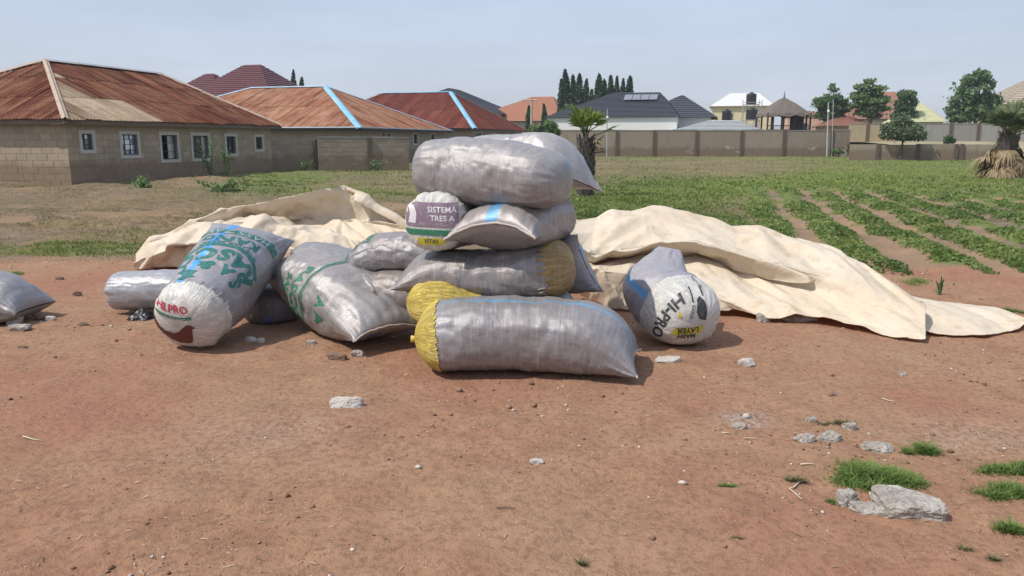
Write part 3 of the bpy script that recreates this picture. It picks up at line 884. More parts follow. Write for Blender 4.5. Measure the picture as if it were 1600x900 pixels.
# ---- terracotta roof by the cypresses
c = at(875, 200, 112)
h = House('house', 'house with plain terracotta roof left of the cypresses', (c[0], c[1], 0), 14, 14, 4.2, 0.6)
h.walls(M_creamwall, {'front': [(5, 6.4, 1.8, 3.2)], 'right': [(5, 6.4, 1.8, 3.2)]}, far=True)
h.hip(8.0, 2, 3.2, 9.0, M_orange, .5, 'courses')
# ---- white house with charcoal roof
c = at(1058, 183, 84)
h = House('house', 'long white bungalow with charcoal tiled roof behind the long wall', (c[0], c[1], 0), 13, 14.2, 4.0, 0.25)
fw = []
for k in (1.5, 4.9, 6.6, 9.3): fw.append((k, k + 1.1, .9, 2.35, dict(bars=(2, 1), surround=.08, sm=M_whitewall)))
h.walls(M_whitewall, {'front': fw, 'right': [(2.0, 2.8, 2.3, 3.2, dict(bars=(1, 1), surround=.06)), (7.5, 8.5, 2.0, 2.6, dict(bars=(1, 1), surround=.06))]}, far=True)
h.hip(6.95, 2, 2.7, 6.8, M_slate, .5, 'courses')
h.hip(6.6, 1, 3.8, 3.5, M_slate, .42, 'courses', box=(3.0, 14.0, -4.1, 5.4), roofname='side_roof')
m = MB(); m.obox(h.P(3.9, -3.4, 0), h.e1 * 8.0, h.e2 * 4.5, UPV * 4.0); m.build('side_wing', M_whitewall, h.t)
sp = MB()
a, b = h.P(4.4, 4.0, 6.15), h.P(4.4, 7.4, 6.15)
up_ = unit(h.P(6.5, 0, 6.95) - h.P(-.7, 0, 4.0)); nn_ = unit(np.cross(-h.e2, up_))
for k in range(4):
    q = h.P(3.7, 2.5 + k * .95, 0); q[2] = 4.0 + (3.7 + .7) / 7.2 * 2.95 + .16
    p = MB(); p.obox(q, h.e2 * .88, up_ * 1.7, nn_ * .05 if nn_[2] > 0 else -nn_ * .05)
    o = p.build('solar_panel', plain('solar_panel_glass', (0.20, 0.215, 0.235), 0.25, 0.1, 3, 0.0), h.t)
# ---- white and cream house with the white roof
c = at(1205, 190, 122)
h = House('house', 'cream house with steep bright white roof behind the water tanks', (c[0], c[1], 0), 12, 9.0, 6.7, 0.4)
h.walls(M_yellowwall, {'front': [(2, 3.2, 4.2, 5.6)], 'right': [(3, 4.2, 4.2, 5.6)]}, far=True)
h.hip(9.0, 2, 2.2, 3.0, M_whiteroof, .5, 'courses')
# ---- pink house
c = at(1290, 190, 98)
h = House('house', 'pink painted house partly hidden by the leftmost leafy tree', (c[0], c[1], 0), 9, 4.5, 4.6, 0.2)
h.walls(M_pinkwall, {'front': [(1.2, 2.4, 2.2, 3.6)], 'right': [(3, 4.2, 2.2, 3.6)]}, far=True)
h.hip(5.2, 1, 2, 2, M_terra2, .5, 'courses')
# ---- low terracotta roof in front of it
c = at(1362, 190, 88)
h = House('house', 'low house with terracotta roof between the leafy trees', (c[0], c[1], 0), 8, 5.0, 3.1, 0.4)
h.walls(M_sandwall, {'front': [(1.2, 2.4, 1.4, 2.6)]}, far=True)
h.hip(4.3, 2, 2.2, 2.2, M_terra2, .5, 'courses')
# ---- terracotta roofed house further right
c = at(1400, 185, 108)
h = House('house', 'cream house under a broad faded terracotta roof, seen between two trees', (c[0] + 4, c[1], 0), 12, 12, 4.4, 0.5)
h.walls(M_creamwall, {'front': [(4, 5.4, 2.2, 3.6), (6.5, 7.9, 2.2, 3.6)], 'right': [(4, 5.4, 2.2, 3.6)]}, far=True)
h.hip(8.4, 2, 3.5, 8.0, M_terra2, .5, 'courses')
# ---- pale roofed house
c = at(1474, 187, 92)
h = House('house', 'small house with pale yellowish roof left of the big round tree', (c[0], c[1], 0), 9, 4.6, 3.6, 0.4)
h.walls(M_creamwall, {'front': [(1.6, 3.0, 2.0, 3.2)]}, far=True)
h.hip(6.0, 1, 5, 3, M_paleroof, .35, 'courses')
# ---- house at the right edge
c = at(1640, 185, 82)
h = House('house', 'house with beige roof and cream wall cut by the right edge', (c[0], c[1], 0), 12, 4.3, 5.2, 0.5)
h.walls(M_creamwall, {'front': [(1.0, 2.4, 2.6, 4.0)]}, far=True)
h.hip(8.2, 1, 4.5, 4.0, M_beigeroof, .1, 'courses')
# ---- low grey roof just behind the wall
c = at(1190, 205, 80)
h = House('outbuilding', 'low outbuilding with pale grey roof just behind the long wall', (c[0], c[1], 0), 5, 9.0, 2.45, 0.3)
h.t['category'] = 'outbuilding'
h.walls(M_whitewall, None)
h.hip(3.6, 2, 2.6, 4.0, M_greyroof, .5, 'courses')

# ------------------------------------------------------------------ boundary walls
def boundary(label, p0, p1, z1, mat, piers, panel_mat=None, blocks=False, coping=True, thick=.16, z0=-.3, steps=None, group='boundary walls', pier_up=0.05, cat='wall', holes=()):
    p0, p1 = np.array([*p0[:2], 0.0]), np.array([*p1[:2], 0.0]); L = np.linalg.norm(p1 - p0); e = (p1 - p0) / L
    n = np.array([e[1], -e[0], 0.0]);  n = -n if n @ (np.array([0, 0, 0]) - p0) < 0 else n
    t_ = empty('boundary_wall', (p0[0], p0[1], 0), label, cat, group)
    xs_ = [0.0] + list(piers) + [L]; budget = [300]; r_ = random.Random(int(L * 10))
    for k in range(len(xs_) - 1):
        a, b = xs_[k], xs_[k + 1]
        if b - a < .1: continue
        q0, q1 = p0 + e * a, p0 + e * b
        hz = z1 + r_.uniform(-.03, .03)
        ops = [(o[0] - a, o[1] - a, o[2], o[3]) for o in holes if a <= o[0] and o[1] <= b]
        w_ = wall_face(t_, q0, q1, z0, hz, n, ops, M_mortar if blocks else mat, thick, 'wall_panel')
        if blocks: lay_blocks(w_, q0, q1, 0.0, hz - .005, n, ops, mat, mat.name, budget, k)
        if coping:
            m = MB(); x = 0.0
            while x < b - a - .05:
                l_ = min(r_.uniform(.8, 1.6), b - a - x); q = q0 + e * x - n * (thick + .02) + UPV * (hz + .003)
                m.obox(q, e * (l_ - .012), n * (thick + .05), UPV * r_.uniform(.05, .09)); x += l_
            m.build('coping', M_cope, t_)
    for x in piers:
        m = MB(); q = p0 + e * (x - .12) - n * (thick + .02); q[2] = z0
        m.obox(q, e * .24, n * (thick + .13), UPV * (z1 + pier_up - z0)); m.build('pier', M_pier, t_)
    return t_, p0, e, n

def px_on(p0, p1, px):
    p0, p1 = np.array(p0[:2]), np.array(p1[:2]); e = (p1 - p0) / np.linalg.norm(p1 - p0)
    return along(np.array([*p0, 0]), np.array([*e, 0]), px)

p0, p1 = at(860, 243, 75.5), at(1326, 243, 74.0)
boundary('long plastered block wall with dark piers across the back of the field', p0, p1, 2.42, M_farwall, [px_on(p0, p1, q) for q in (963, 1021, 1087, 1157, 1223, 1297)])
p0, p1 = at(1327, 249, 62), at(1585, 250, 60)
boundary('low block wall with piers right of the long wall', p0, p1, 1.22, M_block2, [px_on(p0, p1, q) for q in (1370, 1433, 1492, 1501)], coping=False)
p0, p1 = at(1325, 222, 80), at(1398, 222, 79)
boundary('sandy coloured wall raised behind the low wall, left of the round bush', p0, p1, 3.15, M_sandwall, [px_on(p0, p1, q) for q in (1352,)])
p0, p1 = at(1399, 222, 77), at(1600, 222, 76)
boundary('pale grey block wall raised behind the low wall, right of the round bush', p0, p1, 3.1, M_greywall, [px_on(p0, p1, q) for q in (1481, 1524)])
p0, p1 = gnd(427, 269), gnd(497, 267)
boundary('short crumbling block wall joining the corner of the rusty red house', p0, p1, 1.55, M_block2, [px_on(p0, p1, 495.5)], blocks=True, coping=False)
p0, p1 = gnd(498, 267.5), gnd(600, 266)
p1b = gnd(640, 266.5)
boundary('block yard wall in front of the orange roofed house', p0, p1b, 1.66, M_block2, [px_on(p0, p1b, 579)], blocks=True)

# raised earth between the walls
V = []; xs_ = np.linspace(at(1326, 222, 76)[0], at(1640, 222, 76)[0] + 8, 30)
prof = [(62.4, -.2), (64, .6), (68, 1.1), (73, 1.35), (76, 1.4), (84, 1.4), (88, -.2)]
for x in xs_:
    for y, z in prof: V.append((x, y, z + .12 * vn2(x * .5, y * .4, 3)))
Fq = [(i * 7 + j, (i + 1) * 7 + j, (i + 1) * 7 + j + 1, i * 7 + j + 1) for i in range(29) for j in range(6)]
o = part('earth_bank', np.array(V), Fq, plain('bank_earth', (0.33, 0.27, 0.165), .95, .25, 1.5, .3, dirt=(.12, .14, .05)), None, True)
o['kind'] = 'structure'

# ------------------------------------------------------------------ thatched hut
c = at(1222, 200, 80); cx_, cy_ = c[0], c[1]
t_ = empty('hut', (cx_, cy_, 0), 'open thatched hut with dark posts and a railing, behind the long wall', 'hut')
m = MB(); m.obox((cx_ - 2.3, cy_ - 2.0, -.2), (4.6, 0, 0), (0, 4.2, 0), (0, 0, 2.35)); m.build('platform', M_block2, t_)
M_thatch = NT('grey_thatch'); nn = M_thatch.noise(M_thatch.mapping(M_thatch.coord(), (9, 9, 1.2)), 2.0, 5, .7)
M_thatch.color(M_thatch.ramp(nn, [(.3, (.085, .070, .055)), (.7, (.215, .180, .145))])); M_thatch.rough(.95); M_thatch.bump(nn, .8, .08); M_thatch = M_thatch.m
V, Fq = [], []; r_ = random.Random(9)
rings = [(2.75, 3.95), (2.55, 4.2), (1.85, 4.72), (1.1, 5.22), (.4, 5.6), (.08, 5.75)]
NS = 40
for k, (rr, z) in enumerate(rings):
    for j in range(NS):
        a = 2 * math.pi * j / NS; q = max(abs(math.cos(a)), abs(math.sin(a))) ** -.55
        V.append((cx_ + rr * q * math.cos(a) * .92 * (1 + r_.uniform(-.03, .03)), cy_ + rr * q * math.sin(a) * .85, z + (r_.uniform(-.16, .05) if k == 0 else r_.uniform(-.04, .04))))
for k in range(len(rings) - 1):
    for j in range(NS): Fq.append((k * NS + j, k * NS + (j + 1) % NS, (k + 1) * NS + (j + 1) % NS, (k + 1) * NS + j))
rf = part('roof', np.array(V), Fq, M_thatch, t_)
m = MB(); m.tube([(cx_, cy_, 5.6), (cx_ + .05, cy_, 6.4)], [.10, .02], 6); m.build('finial', M_thatch, rf)
M_post = plain('dark_timber', (.045, .036, .030), .85, .3, 6, .2)
for k, x in enumerate((-2.1, -1.55, -.5, .55, 1.75, 2.15)):
    for y in (-1.8, 1.8):
        m = MB(); m.tube([(cx_ + x, cy_ + y, 2.1), (cx_ + x, cy_ + y, 4.2)], .085, 6); m.build('post', M_post, t_)
for z in (2.95, 2.55):
    m = MB(); m.tube([(cx_ - 2.1, cy_ - 1.85, z), (cx_ + 2.15, cy_ - 1.85, z)], .04, 5); m.build('rail', M_post, t_)
for k in range(22):
    m = MB(); x = cx_ - 2.05 + k * .2; m.tube([(x, cy_ - 1.85, 2.15), (x, cy_ - 1.85, 2.95)], .018, 4); m.build('baluster', M_post, t_)
m = MB(); m.obox((cx_ + 1.35, cy_ + .2, 2.15), (.9, 0, 0), (0, 1.5, 0), (0, 0, 2.0)); m.build('back_screen', M_post, t_)

# ------------------------------------------------------------------ water tanks
def tank(x, y, z, r_, hh, label, legs=None):
    t_ = empty('water_tank', (x, y, 0), label, 'water tank', 'water tanks')
    m = MB(); prof = [(r_ * .96, 0)]
    for k in range(5): prof += [(r_, hh * (k + .15) / 5.6), (r_ * .955, hh * (k + .5) / 5.6), (r_, hh * (k + .85) / 5.6)]
    prof += [(r_ * .9, hh * .93), (r_ * .4, hh * .99), (r_ * .38, hh * 1.03), (.02, hh * 1.04)]
    m.lathe((x, y, z), prof, 20); b_ = m.build('tank_body', M_black, t_, True)
    m = MB(); m.lathe((x, y, z + hh * 1.03), [(r_ * .36, 0), (r_ * .36, .06), (.02, .09)], 14); m.build('lid', M_black, b_)
    m = MB(); m.obox((x - r_ * 1.2, y - r_ * 1.2, z - .1), (r_ * 2.4, 0, 0), (0, r_ * 2.4, 0), (0, 0, .09)); m.build('platform', M_greycap, t_)
    for sx in (-1, 1):
        for sy in (-1, 1):
            m = MB(); m.tube([(x + sx * r_ * 1.1, y + sy * r_ * 1.1, -.2), (x + sx * r_ * 1.1, y + sy * r_ * 1.1, z - .1)], .06, 5); m.build('leg', M_greycap, t_)
c = at(1173.5, 163, 113); tank(c[0], c[1], c[2], .72, 1.55, 'black water tank high on a steel tower before the white roof')
c = at(1174, 187, 108); tank(c[0], c[1], c[2], .78, 1.5, 'black water tank on a low stand below the tower tank')
c = at(1135, 188, 105); tank(c[0], c[1], c[2], .62, 1.35, 'black water tank left of the tower, beside the charcoal roof')
t_ = empty('scaffold_frame', (at(1188, 190, 112)[0], 112, 0), 'slim steel frame standing beside the tower tank', 'frame')
for px in (1161, 1187, 1191):
    p = at(px, 156, 112); m = MB(); m.tube([(p[0], p[1], 0), tuple(p)], .055, 5); m.build('upright', M_greycap, t_)
m = MB(); p = at(1161, 160, 112); q = at(1191, 160, 112); m.tube([p, q], .04, 5); m.build('crossbar', M_greycap, t_)

# ------------------------------------------------------------------ poles
def pole(px, y0, y1, D, r0, label, mat, arm=None, lamp=False):
    a = at(px, y1, D); b = at(px, y0, D); t_ = empty('utility_pole', (a[0], D, 0), label, 'pole', 'poles behind the walls')
    m = MB(); m.tube([(a[0], D, -.2), tuple(b)], [r0 * 1.2, r0 * .8], 8); m.build('shaft', mat, t_)
    if arm: m = MB(); m.tube([b + (-arm, 0, -.15), b + (arm, 0, -.15)], r0 * .6, 5); m.build('crossarm', mat, t_)
    if lamp: m = MB(); m.lathe((b[0], b[1] - .15, b[2] - .95), [(.05, 0), (.11, .08), (.12, .2), (.04, .28)], 10); m.build('lamp', M_whitewall, t_)
M_polew = plain('pale_timber_pole', (.46, .38, .28), .8, .2, 4, .1)
M_polem = plain('grey_metal_pole', (.40, .41, .41), .5, .1, 4, .05)
pole(830.5, 154, 205, 80, .13, 'pale timber pole with a crossarm left of the cypresses', M_polew, .6)
pole(949, 170, 205, 73, .05, 'thin grey pole with a small lamp before the white bungalow', M_polem, None, True)
pole(1294.5, 160, 215, 73, .075, 'white lamp pole right of the thatched hut', M_polem, None, True)
pole(1302, 157, 215, 74, .04, 'bare thin mast right of the white lamp pole', M_polem)
pole(26, 110, 140, 60, .09, 'dark mast just above the left end of the rusty red roof', M_post)
# ================================================================== SACKS AND TARPAULINS
def sack_mat(name, base=(0.285, 0.272, 0.278), dust=(0.225, 0.185, 0.16), dusty=0.38, stripe=None, stripe_w=0.035, stripe_c=(0.10, 0.36, 0.62), rough=0.38, metal=0.25, streak=1.0, crinkle=0.0):
    """woven plastic over chaff: UV x = metres along the sack, y = metres round it"""
    t = NT(name)
    uv = t.coord('UV'); ob = t.coord('Object')
    su = t.sep(uv)
    blot = t.noise(ob, 5.0, 6, 0.65)
    fine = t.noise(ob, 38, 4, 0.7)
    st1 = t.noise(t.mapping(uv, (55, 2.2, 1)), 1.0, 4, 0.6)      # threads run round the sack
    st2 = t.noise(t.mapping(uv, (2.5, 70, 1)), 1.0, 4, 0.6)      # and along it
    c = t.mix(t.ramp(blot, [(0.36, 0.0), (0.62, dusty)]), base, dust)
    c = t.mix(t.ramp(fine, [(0.40, 0.35), (0.56, 0.0)]), c, tuple(q * 0.66 for q in base))
    c = t.mix(t.ramp(st1, [(0.50, 0.0), (0.72, 0.35 * streak)]), c, (0.55, 0.53, 0.52))
    c = t.mix(t.ramp(st2, [(0.54, 0.0), (0.78, 0.3 * streak)]), c, (0.26, 0.235, 0.225))
    if stripe is not None:
        stripes = stripe if isinstance(stripe, (list, tuple)) else [stripe]
        wob = t.math('MULTIPLY_ADD', t.noise(t.mapping(uv, (9, 30, 1)), 1.0, 3, .5), 0.03, -0.015)
        for sv in stripes:
            dd = t.math('ABSOLUTE', t.math('ADD', t.math('SUBTRACT', su[1], sv), wob))
            c = t.mix(t.maprange(dd, stripe_w, stripe_w * 0.86, 0, 0.86), c, stripe_c)
    ck = None
    if crinkle:      # loose cloth: gathered folds that run along the sack, creases darkened in the colour
        cn = t.noise(t.mapping(uv, (7, 26, 1)), 1.0, 4, 0.6, 0.8)
        ck = t.math('ABSOLUTE', t.math('SUBTRACT', cn, 0.5))
        c = t.mix(t.ramp(ck, [(0.0, crinkle), (0.035, 0.0)]), c, tuple(q * 0.35 for q in base))
    t.color(c)
    t.put(t.b.inputs['Roughness'], t.math('ADD', t.ramp(blot, [(0.3, rough * 0.8), (0.7, rough * 1.35)]), t.math('MULTIPLY_ADD', fine, 0.12, -0.06)))
    t.b.inputs['Metallic'].default_value = metal
    t.b.inputs['Specular IOR Level'].default_value = 0.6
    weave = t.math('ADD', t.new('TexWave', Vector=uv, Scale=160.0, bands_direction='X').outputs[1], t.new('TexWave', Vector=uv, Scale=160.0, bands_direction='Y').outputs[1])
    crump = t.noise(t.mapping(uv, (13, 26, 1)), 1.0, 5, 0.62, 0.6)
    crump2 = t.noise(t.mapping(uv, (40, 9, 1)), 1.0, 4, 0.6, 0.3)
    h = t.math('ADD', t.math('MULTIPLY', crump, 0.55), t.math('ADD', t.math('MULTIPLY', crump2, 0.35), t.math('MULTIPLY', weave, 0.02)))
    if ck is not None: h = t.math('ADD', h, t.math('MULTIPLY', t.ramp(ck, [(0.0, 0.0), (0.09, 1.0)]), 0.8))
    t.bump(h, 0.34 + 0.3 * crinkle, 0.024)
    return t.m

def spline(stations, n_s):
    """Catmull-Rom through stations (rows of numbers), parameter by chord length; returns function of s in 0..1"""
    S = np.array(stations, float)
    d = np.concatenate([[0], np.cumsum(np.linalg.norm(np.diff(S[:, :3], axis=0), axis=1))])
    T = d / d[-1]
    P = np.vstack([2 * S[0] - S[1], S, 2 * S[-1] - S[-2]])
    TT = np.concatenate([[-T[1]], T, [2 - T[-2]]])
    def f(s):
        s = np.atleast_1d(s)
        i = np.clip(np.searchsorted(T, s, side='right') - 1, 0, len(T) - 2)
        t0, t1, t2, t3 = TT[i], TT[i + 1], TT[i + 2], TT[i + 3]
        p0, p1, p2, p3 = P[i], P[i + 1], P[i + 2], P[i + 3]
        h = (t2 - t1)[:, None]; u = ((s - t1) / (t2 - t1))[:, None]
        m1 = (p2 - p0) / (t2 - t0)[:, None] * h; m2 = (p3 - p1) / (t3 - t1)[:, None] * h
        return (2 * u**3 - 3 * u**2 + 1) * p1 + (u**3 - 2 * u**2 + u) * m1 + (-2 * u**3 + 3 * u**2) * p2 + (u**3 - u**2) * m2
    return f, d[-1]

class Sack:
    NV = 112
    def __init__(s, label, st, mat, ends=('dome', 'pillow'), le=(0.2, 0.3), roll=(0, 0), bow=(0, 0), ear=(0.05, 0.05), seed=0,
                 lump=0.014, pleat=(0.007, 0.007), crease=0.008, nexp=2.35, clampz=True, power=(2.3, 2.3), group='sacks in the heap', flangeless=False):
        NV = s.NV
        # st rows: px, py, D, half height, half width
        rows = [list(at(a, b, c)) + [h, w] for a, b, c, h, w in st]
        f, L = spline(rows, 0)
        s.L = L
        ph = np.linspace(0, math.pi / 2, 17)
        def end_s(kind, l, p):
            q = 2.0 if kind == 'pillow' else p
            return (1 - np.cos(ph) ** (2 / q)) * l / L, np.sin(ph) ** (2 / q)
        sa, ra = end_s(ends[0], le[0], power[0]); sb, rb = end_s(ends[1], le[1], power[1])
        mid = np.linspace(sa[-1], 1 - sb[-1], 66)[1:-1]
        S = np.concatenate([sa, mid, 1 - sb[::-1]])
        R = np.concatenate([ra, np.ones(len(mid)), rb[::-1]])
        n = len(S); s.S = S; s.n = n
        data = f(S); C = data[:, :3]; h = data[:, 3].copy(); w = data[:, 4].copy()
        T = np.gradient(C, axis=0); T = f(np.clip(S + 0.004, 0, 1))[:, :3] - f(np.clip(S - 0.004, 0, 1))[:, :3]
        T /= np.linalg.norm(T, axis=1)[:, None]
        Sd = np.cross(T, np.array([0, 0, 1.0])); Sd /= np.linalg.norm(Sd, axis=1)[:, None]
        U = np.cross(Sd, T)
        rl = np.radians(roll[0] + (roll[1] - roll[0]) * S)[:, None]
        Sd, U = Sd * np.cos(rl) + U * np.sin(rl), U * np.cos(rl) - Sd * np.sin(rl)
        th = np.linspace(0, 2 * math.pi, NV, endpoint=False)
        cx = np.sign(np.cos(th)) * np.abs(np.cos(th)) ** (2 / nexp)
        cz = np.sign(np.sin(th)) * np.abs(np.sin(th)) ** (2 / nexp)
        hx = np.tile(cx, (n, 1)); hz = np.tile(cz, (n, 1))
        off = np.zeros((n, NV, 3))
        e0 = np.clip(S * L / le[0], 0, 1); e1 = np.clip((1 - S) * L / le[1], 0, 1)
        hh = h.copy(); ww = w.copy()
        for k, (kind, e, rr) in enumerate(((ends[0], e0, None), (ends[1], e1, None))):
            q = 1 - e
            sgn = -1 if k == 0 else 1
            side = (S < 0.5) if k == 0 else (S >= 0.5)
            if kind == 'pillow':
                hh = np.where(side, np.maximum(h * R, 0.006), hh)
                ww = np.where(side, w * (1 + 0.10 * q ** 2), ww)
                # ears: the corners reach further than the middle of the seam
                off += (T * (sgn * ear[k] * q ** 2)[:, None])[:, None, :] * (np.abs(cx) ** 3)[None, :, None]
                off += (U * (bow[k] * q ** 1.5)[:, None])[:, None, :] * (1 - np.abs(cx) ** 2)[None, :, None]
            else:
                hh = np.where(side, h * R, hh); ww = np.where(side, w * R, ww)
        P = C[:, None, :] + Sd[:, None, :] * (ww[:, None] * hx)[..., None] + U[:, None, :] * (hh[:, None] * hz)[..., None] + off
        # relief
        Nn = Sd[:, None, :] * (hx / np.maximum(w, .05)[:, None])[..., None] + U[:, None, :] * (hz / np.maximum(h, .05)[:, None])[..., None]
        Nn /= np.linalg.norm(Nn, axis=2)[..., None]
        b0 = np.minimum(1, S * L / 0.05) if ends[0] == 'pillow' else np.where(S < 0.5, R, 1)
        b1 = np.minimum(1, (1 - S) * L / 0.05) if ends[1] == 'pillow' else np.where(S >= 0.5, R, 1)
        body = np.minimum(b0, b1)[:, None]
        x, y, z = P[..., 0], P[..., 1], P[..., 2]
        d = lump * (1.15 * fbm3(x * 2.6, y * 2.6, z * 2.6, seed, 2) + 0.22 * fbm3(x * 8, y * 8, z * 8, seed + 2, 2))
        ul = (S * L)[:, None]; vl = th[None, :]
        rid = 1 - np.abs(fbm3(ul * 2.6 + 2 * np.cos(vl), np.sin(vl) * 1.6 + ul * 1.2, np.cos(vl) * 1.6, seed + 5, 3))
        d += 1.25 * crease * (rid - 0.7)
        rid2 = 1 - np.abs(fbm3(ul * 7.5 + np.cos(vl) * 1.5, np.sin(vl) * 2.6 + ul * 2, np.cos(vl) * 2.6, seed + 15, 2))
        d -= crease * 0.6 * np.maximum(rid2 - 0.78, 0) / 0.22
        d += crease * 0.8 * fbm3(ul * 16, np.cos(vl) * 2.5 + ul * 3, np.sin(vl) * 2.5, seed + 7, 2)
        for k, e in ((0, e0), (1, e1)):
            dist = (S if k == 0 else 1 - S) * L
            env = np.exp(-dist / (0.14 if ends[k] == 'pillow' else 0.11))[:, None]
            nn = fbm3(np.cos(vl) * 7 + 3 * k, np.sin(vl) * 7, ul * 2.0, seed + 9 + k, 2)
            nn2 = np.cos(22 * vl + 5 * fbm3(np.cos(vl) * 2, np.sin(vl) * 2, ul * 0 + k, seed + 3, 2))
            d += pleat[k] * env * (1.1 * nn + 0.5 * nn2)
        P = P + Nn * (d * body)[..., None]
        if clampz:
            g = gh(P[..., 0], P[..., 1]) + 0.004
            zz = P[..., 2] - g
            P[..., 2] = g + np.where(zz < 0.05, 0.05 * np.exp(np.minimum((zz - 0.05) / 0.05, 0)) , zz)
        s.P = P; s.th = th; s.ends = ends; s.seed = seed
        gdu = np.gradient(P, axis=0)
        gdv = np.roll(P, -1, 1) - np.roll(P, 1, 1)
        N = np.cross(gdu, gdv); N /= (np.linalg.norm(N, axis=2)[..., None] + 1e-9)
        if (N * Nn).sum() < 0: N = -N
        s.N = np.where(np.isfinite(N), N, Nn)
        s.vlen = float(np.linalg.norm(np.diff(P[n // 2], axis=0, append=P[n // 2][:1]), axis=1).sum())
        base = np.array([P[..., 0].mean(), P[..., 1].mean(), P[..., 2].min()])
        V, F, uv = s.grid(0, n - 1, 0)
        s.o = part('sack', V, F, mat, None, True, base)
        s.setuv(s.o.data, uv)
        tag(s.o, label, 'sack', group)
    def grid(s, i0, i1, push, jag=0):
        NV = s.NV
        P = s.P[i0:i1 + 1] + s.N[i0:i1 + 1] * push
        n = i1 - i0 + 1
        if jag:
            r = np.random.default_rng(s.seed + 55)
            a = r.uniform(-1, 1, NV) * jag
            # ragged cut edge where the panel was sewn on
            row = n - 1 if i0 == 0 else 0
            nb = row - 1 if i0 == 0 else row + 1
            P[row] = P[row] + (P[row] - P[nb]) * a[:, None]
        V = P.reshape(-1, 3)
        idx = np.arange(n * NV).reshape(n, NV)
        nx = np.roll(idx, -1, 1)
        F = np.stack([idx[:-1], nx[:-1], nx[1:], idx[1:]], -1).reshape(-1, 4)
        flip = np.einsum('ij,ij->i', np.cross(V[F[:, 1]] - V[F[:, 0]], V[F[:, 3]] - V[F[:, 0]]), s.N[i0:i1 + 1].reshape(-1, 3)[F[:, 0]])
        if (flip < 0).mean() > 0.5: F = F[:, ::-1]
        u = (s.S[i0:i1 + 1] * s.L)[:, None] + np.zeros((1, NV)); v = np.tile(s.th / (2 * math.pi) * s.vlen, (n, 1))
        U = u.reshape(-1)[F]; Vv = v.reshape(-1)[F]
        wrap = (Vv.max(1) - Vv.min(1)) > s.vlen / 2
        Vv = np.where(wrap[:, None] & (Vv < s.vlen / 2), Vv + s.vlen, Vv)
        return V, F, np.stack([U, Vv], -1)
    def setuv(s, me, uv):
        l = me.uv_layers.new(name='UVMap'); l.data.foreach_set('uv', uv.reshape(-1).astype(np.float32))
    def panel(s, name, s0, s1, mat, push=0.004, jag=0.5):
        i0 = int(np.argmin(np.abs(s.S - s0))) if s0 > 0 else 0
        i1 = int(np.argmin(np.abs(s.S - s1))) if s1 < 1 else s.n - 1
        V, F, uv = s.grid(i0, i1, push, jag)
        o = part(name, V, F, mat, s.o, True)
        s.setuv(o.data, uv)
        return o
    def surf(s, ss, th, push):
        """points on the sack at position ss (0..1) and angle th (radians, 90 deg = top)"""
        i = np.interp(ss, s.S, np.arange(s.n)); i0 = np.clip(np.floor(i).astype(int), 0, s.n - 2); f = (i - i0)[:, None]
        j = (th % (2 * math.pi)) / (2 * math.pi) * s.NV; j0 = np.floor(j).astype(int) % s.NV; j1 = (j0 + 1) % s.NV; g = (j - np.floor(j))[:, None]
        P, N = s.P, s.N
        p = (P[i0, j0] * (1 - g) + P[i0, j1] * g) * (1 - f) + (P[i0 + 1, j0] * (1 - g) + P[i0 + 1, j1] * g) * f
        n = (N[i0, j0] * (1 - g) + N[i0, j1] * g) * (1 - f) + (N[i0 + 1, j0] * (1 - g) + N[i0 + 1, j1] * g) * f
        n /= np.linalg.norm(n, axis=1)[:, None]
        return p + n * push
    def print_side(s, name, shape, pos, thdeg, rot, mat, mirror=False, push=0.0025):
        """flat print laid on the side: shape = (verts 2D in metres, faces); pos in metres along; rot in degrees (0 = text runs along +s)"""
        V2, F = shape
        a = math.radians(rot); x = V2[:, 0] * math.cos(a) - V2[:, 1] * math.sin(a); y = V2[:, 0] * math.sin(a) + V2[:, 1] * math.cos(a)
        ss = (pos + x) / s.L
        th = math.radians(thdeg) + y / s.vlen * 2 * math.pi
        V = s.surf(np.clip(ss, 0.001, 0.999), th, push)
        return part(name, V, F, mat, s.o, True)
    def print_cap(s, name, shape, centre, right, up, mat, push=0.0085, one=False):
        """flat print pressed on an end: projected along the end's own axis"""
        V2, F = shape
        me_v, me_f, _ = s.grid(0, s.n - 1, 0)
        bvh = BVHTree.FromPolygons(me_v.tolist(), me_f.tolist())
        right = np.asarray(right, float); right /= np.linalg.norm(right)
        up = np.asarray(up, float); up -= right * (up @ right); up /= np.linalg.norm(up)
        nrm = np.cross(right, up)
        out, ok = [], np.ones(len(V2), bool)
        for k, (a, b) in enumerate(V2):
            o = np.asarray(centre) + right * a + up * b + nrm * 0.6
            hit = bvh.ray_cast(Vector(o), Vector(-nrm), 1.2)
            if hit[0] is None: ok[k] = False; out.append(o); continue
            n_ = hit[1] if hit[1].dot(Vector(nrm)) > 0 else -hit[1]
            out.append(np.array(hit[0] + n_ * push))
        F = [f for f in F if all(ok[i] for i in f)]
        if one:                                     # keep the piece that landed on the end, drop stray shreds
            lab = list(range(len(out)))
            def root(i):
                while lab[i] != i: lab[i] = lab[lab[i]]; i = lab[i]
                return i
            for f in F:
                for i in f[1:]: lab[root(i)] = root(f[0])
            cnt = {}
            for f in F: cnt[root(f[0])] = cnt.get(root(f[0]), 0) + 1
            best = max(cnt, key=cnt.get); F = [f for f in F if root(f[0]) == best]
        return part(name, np.array(out), F, mat, s.o, True)
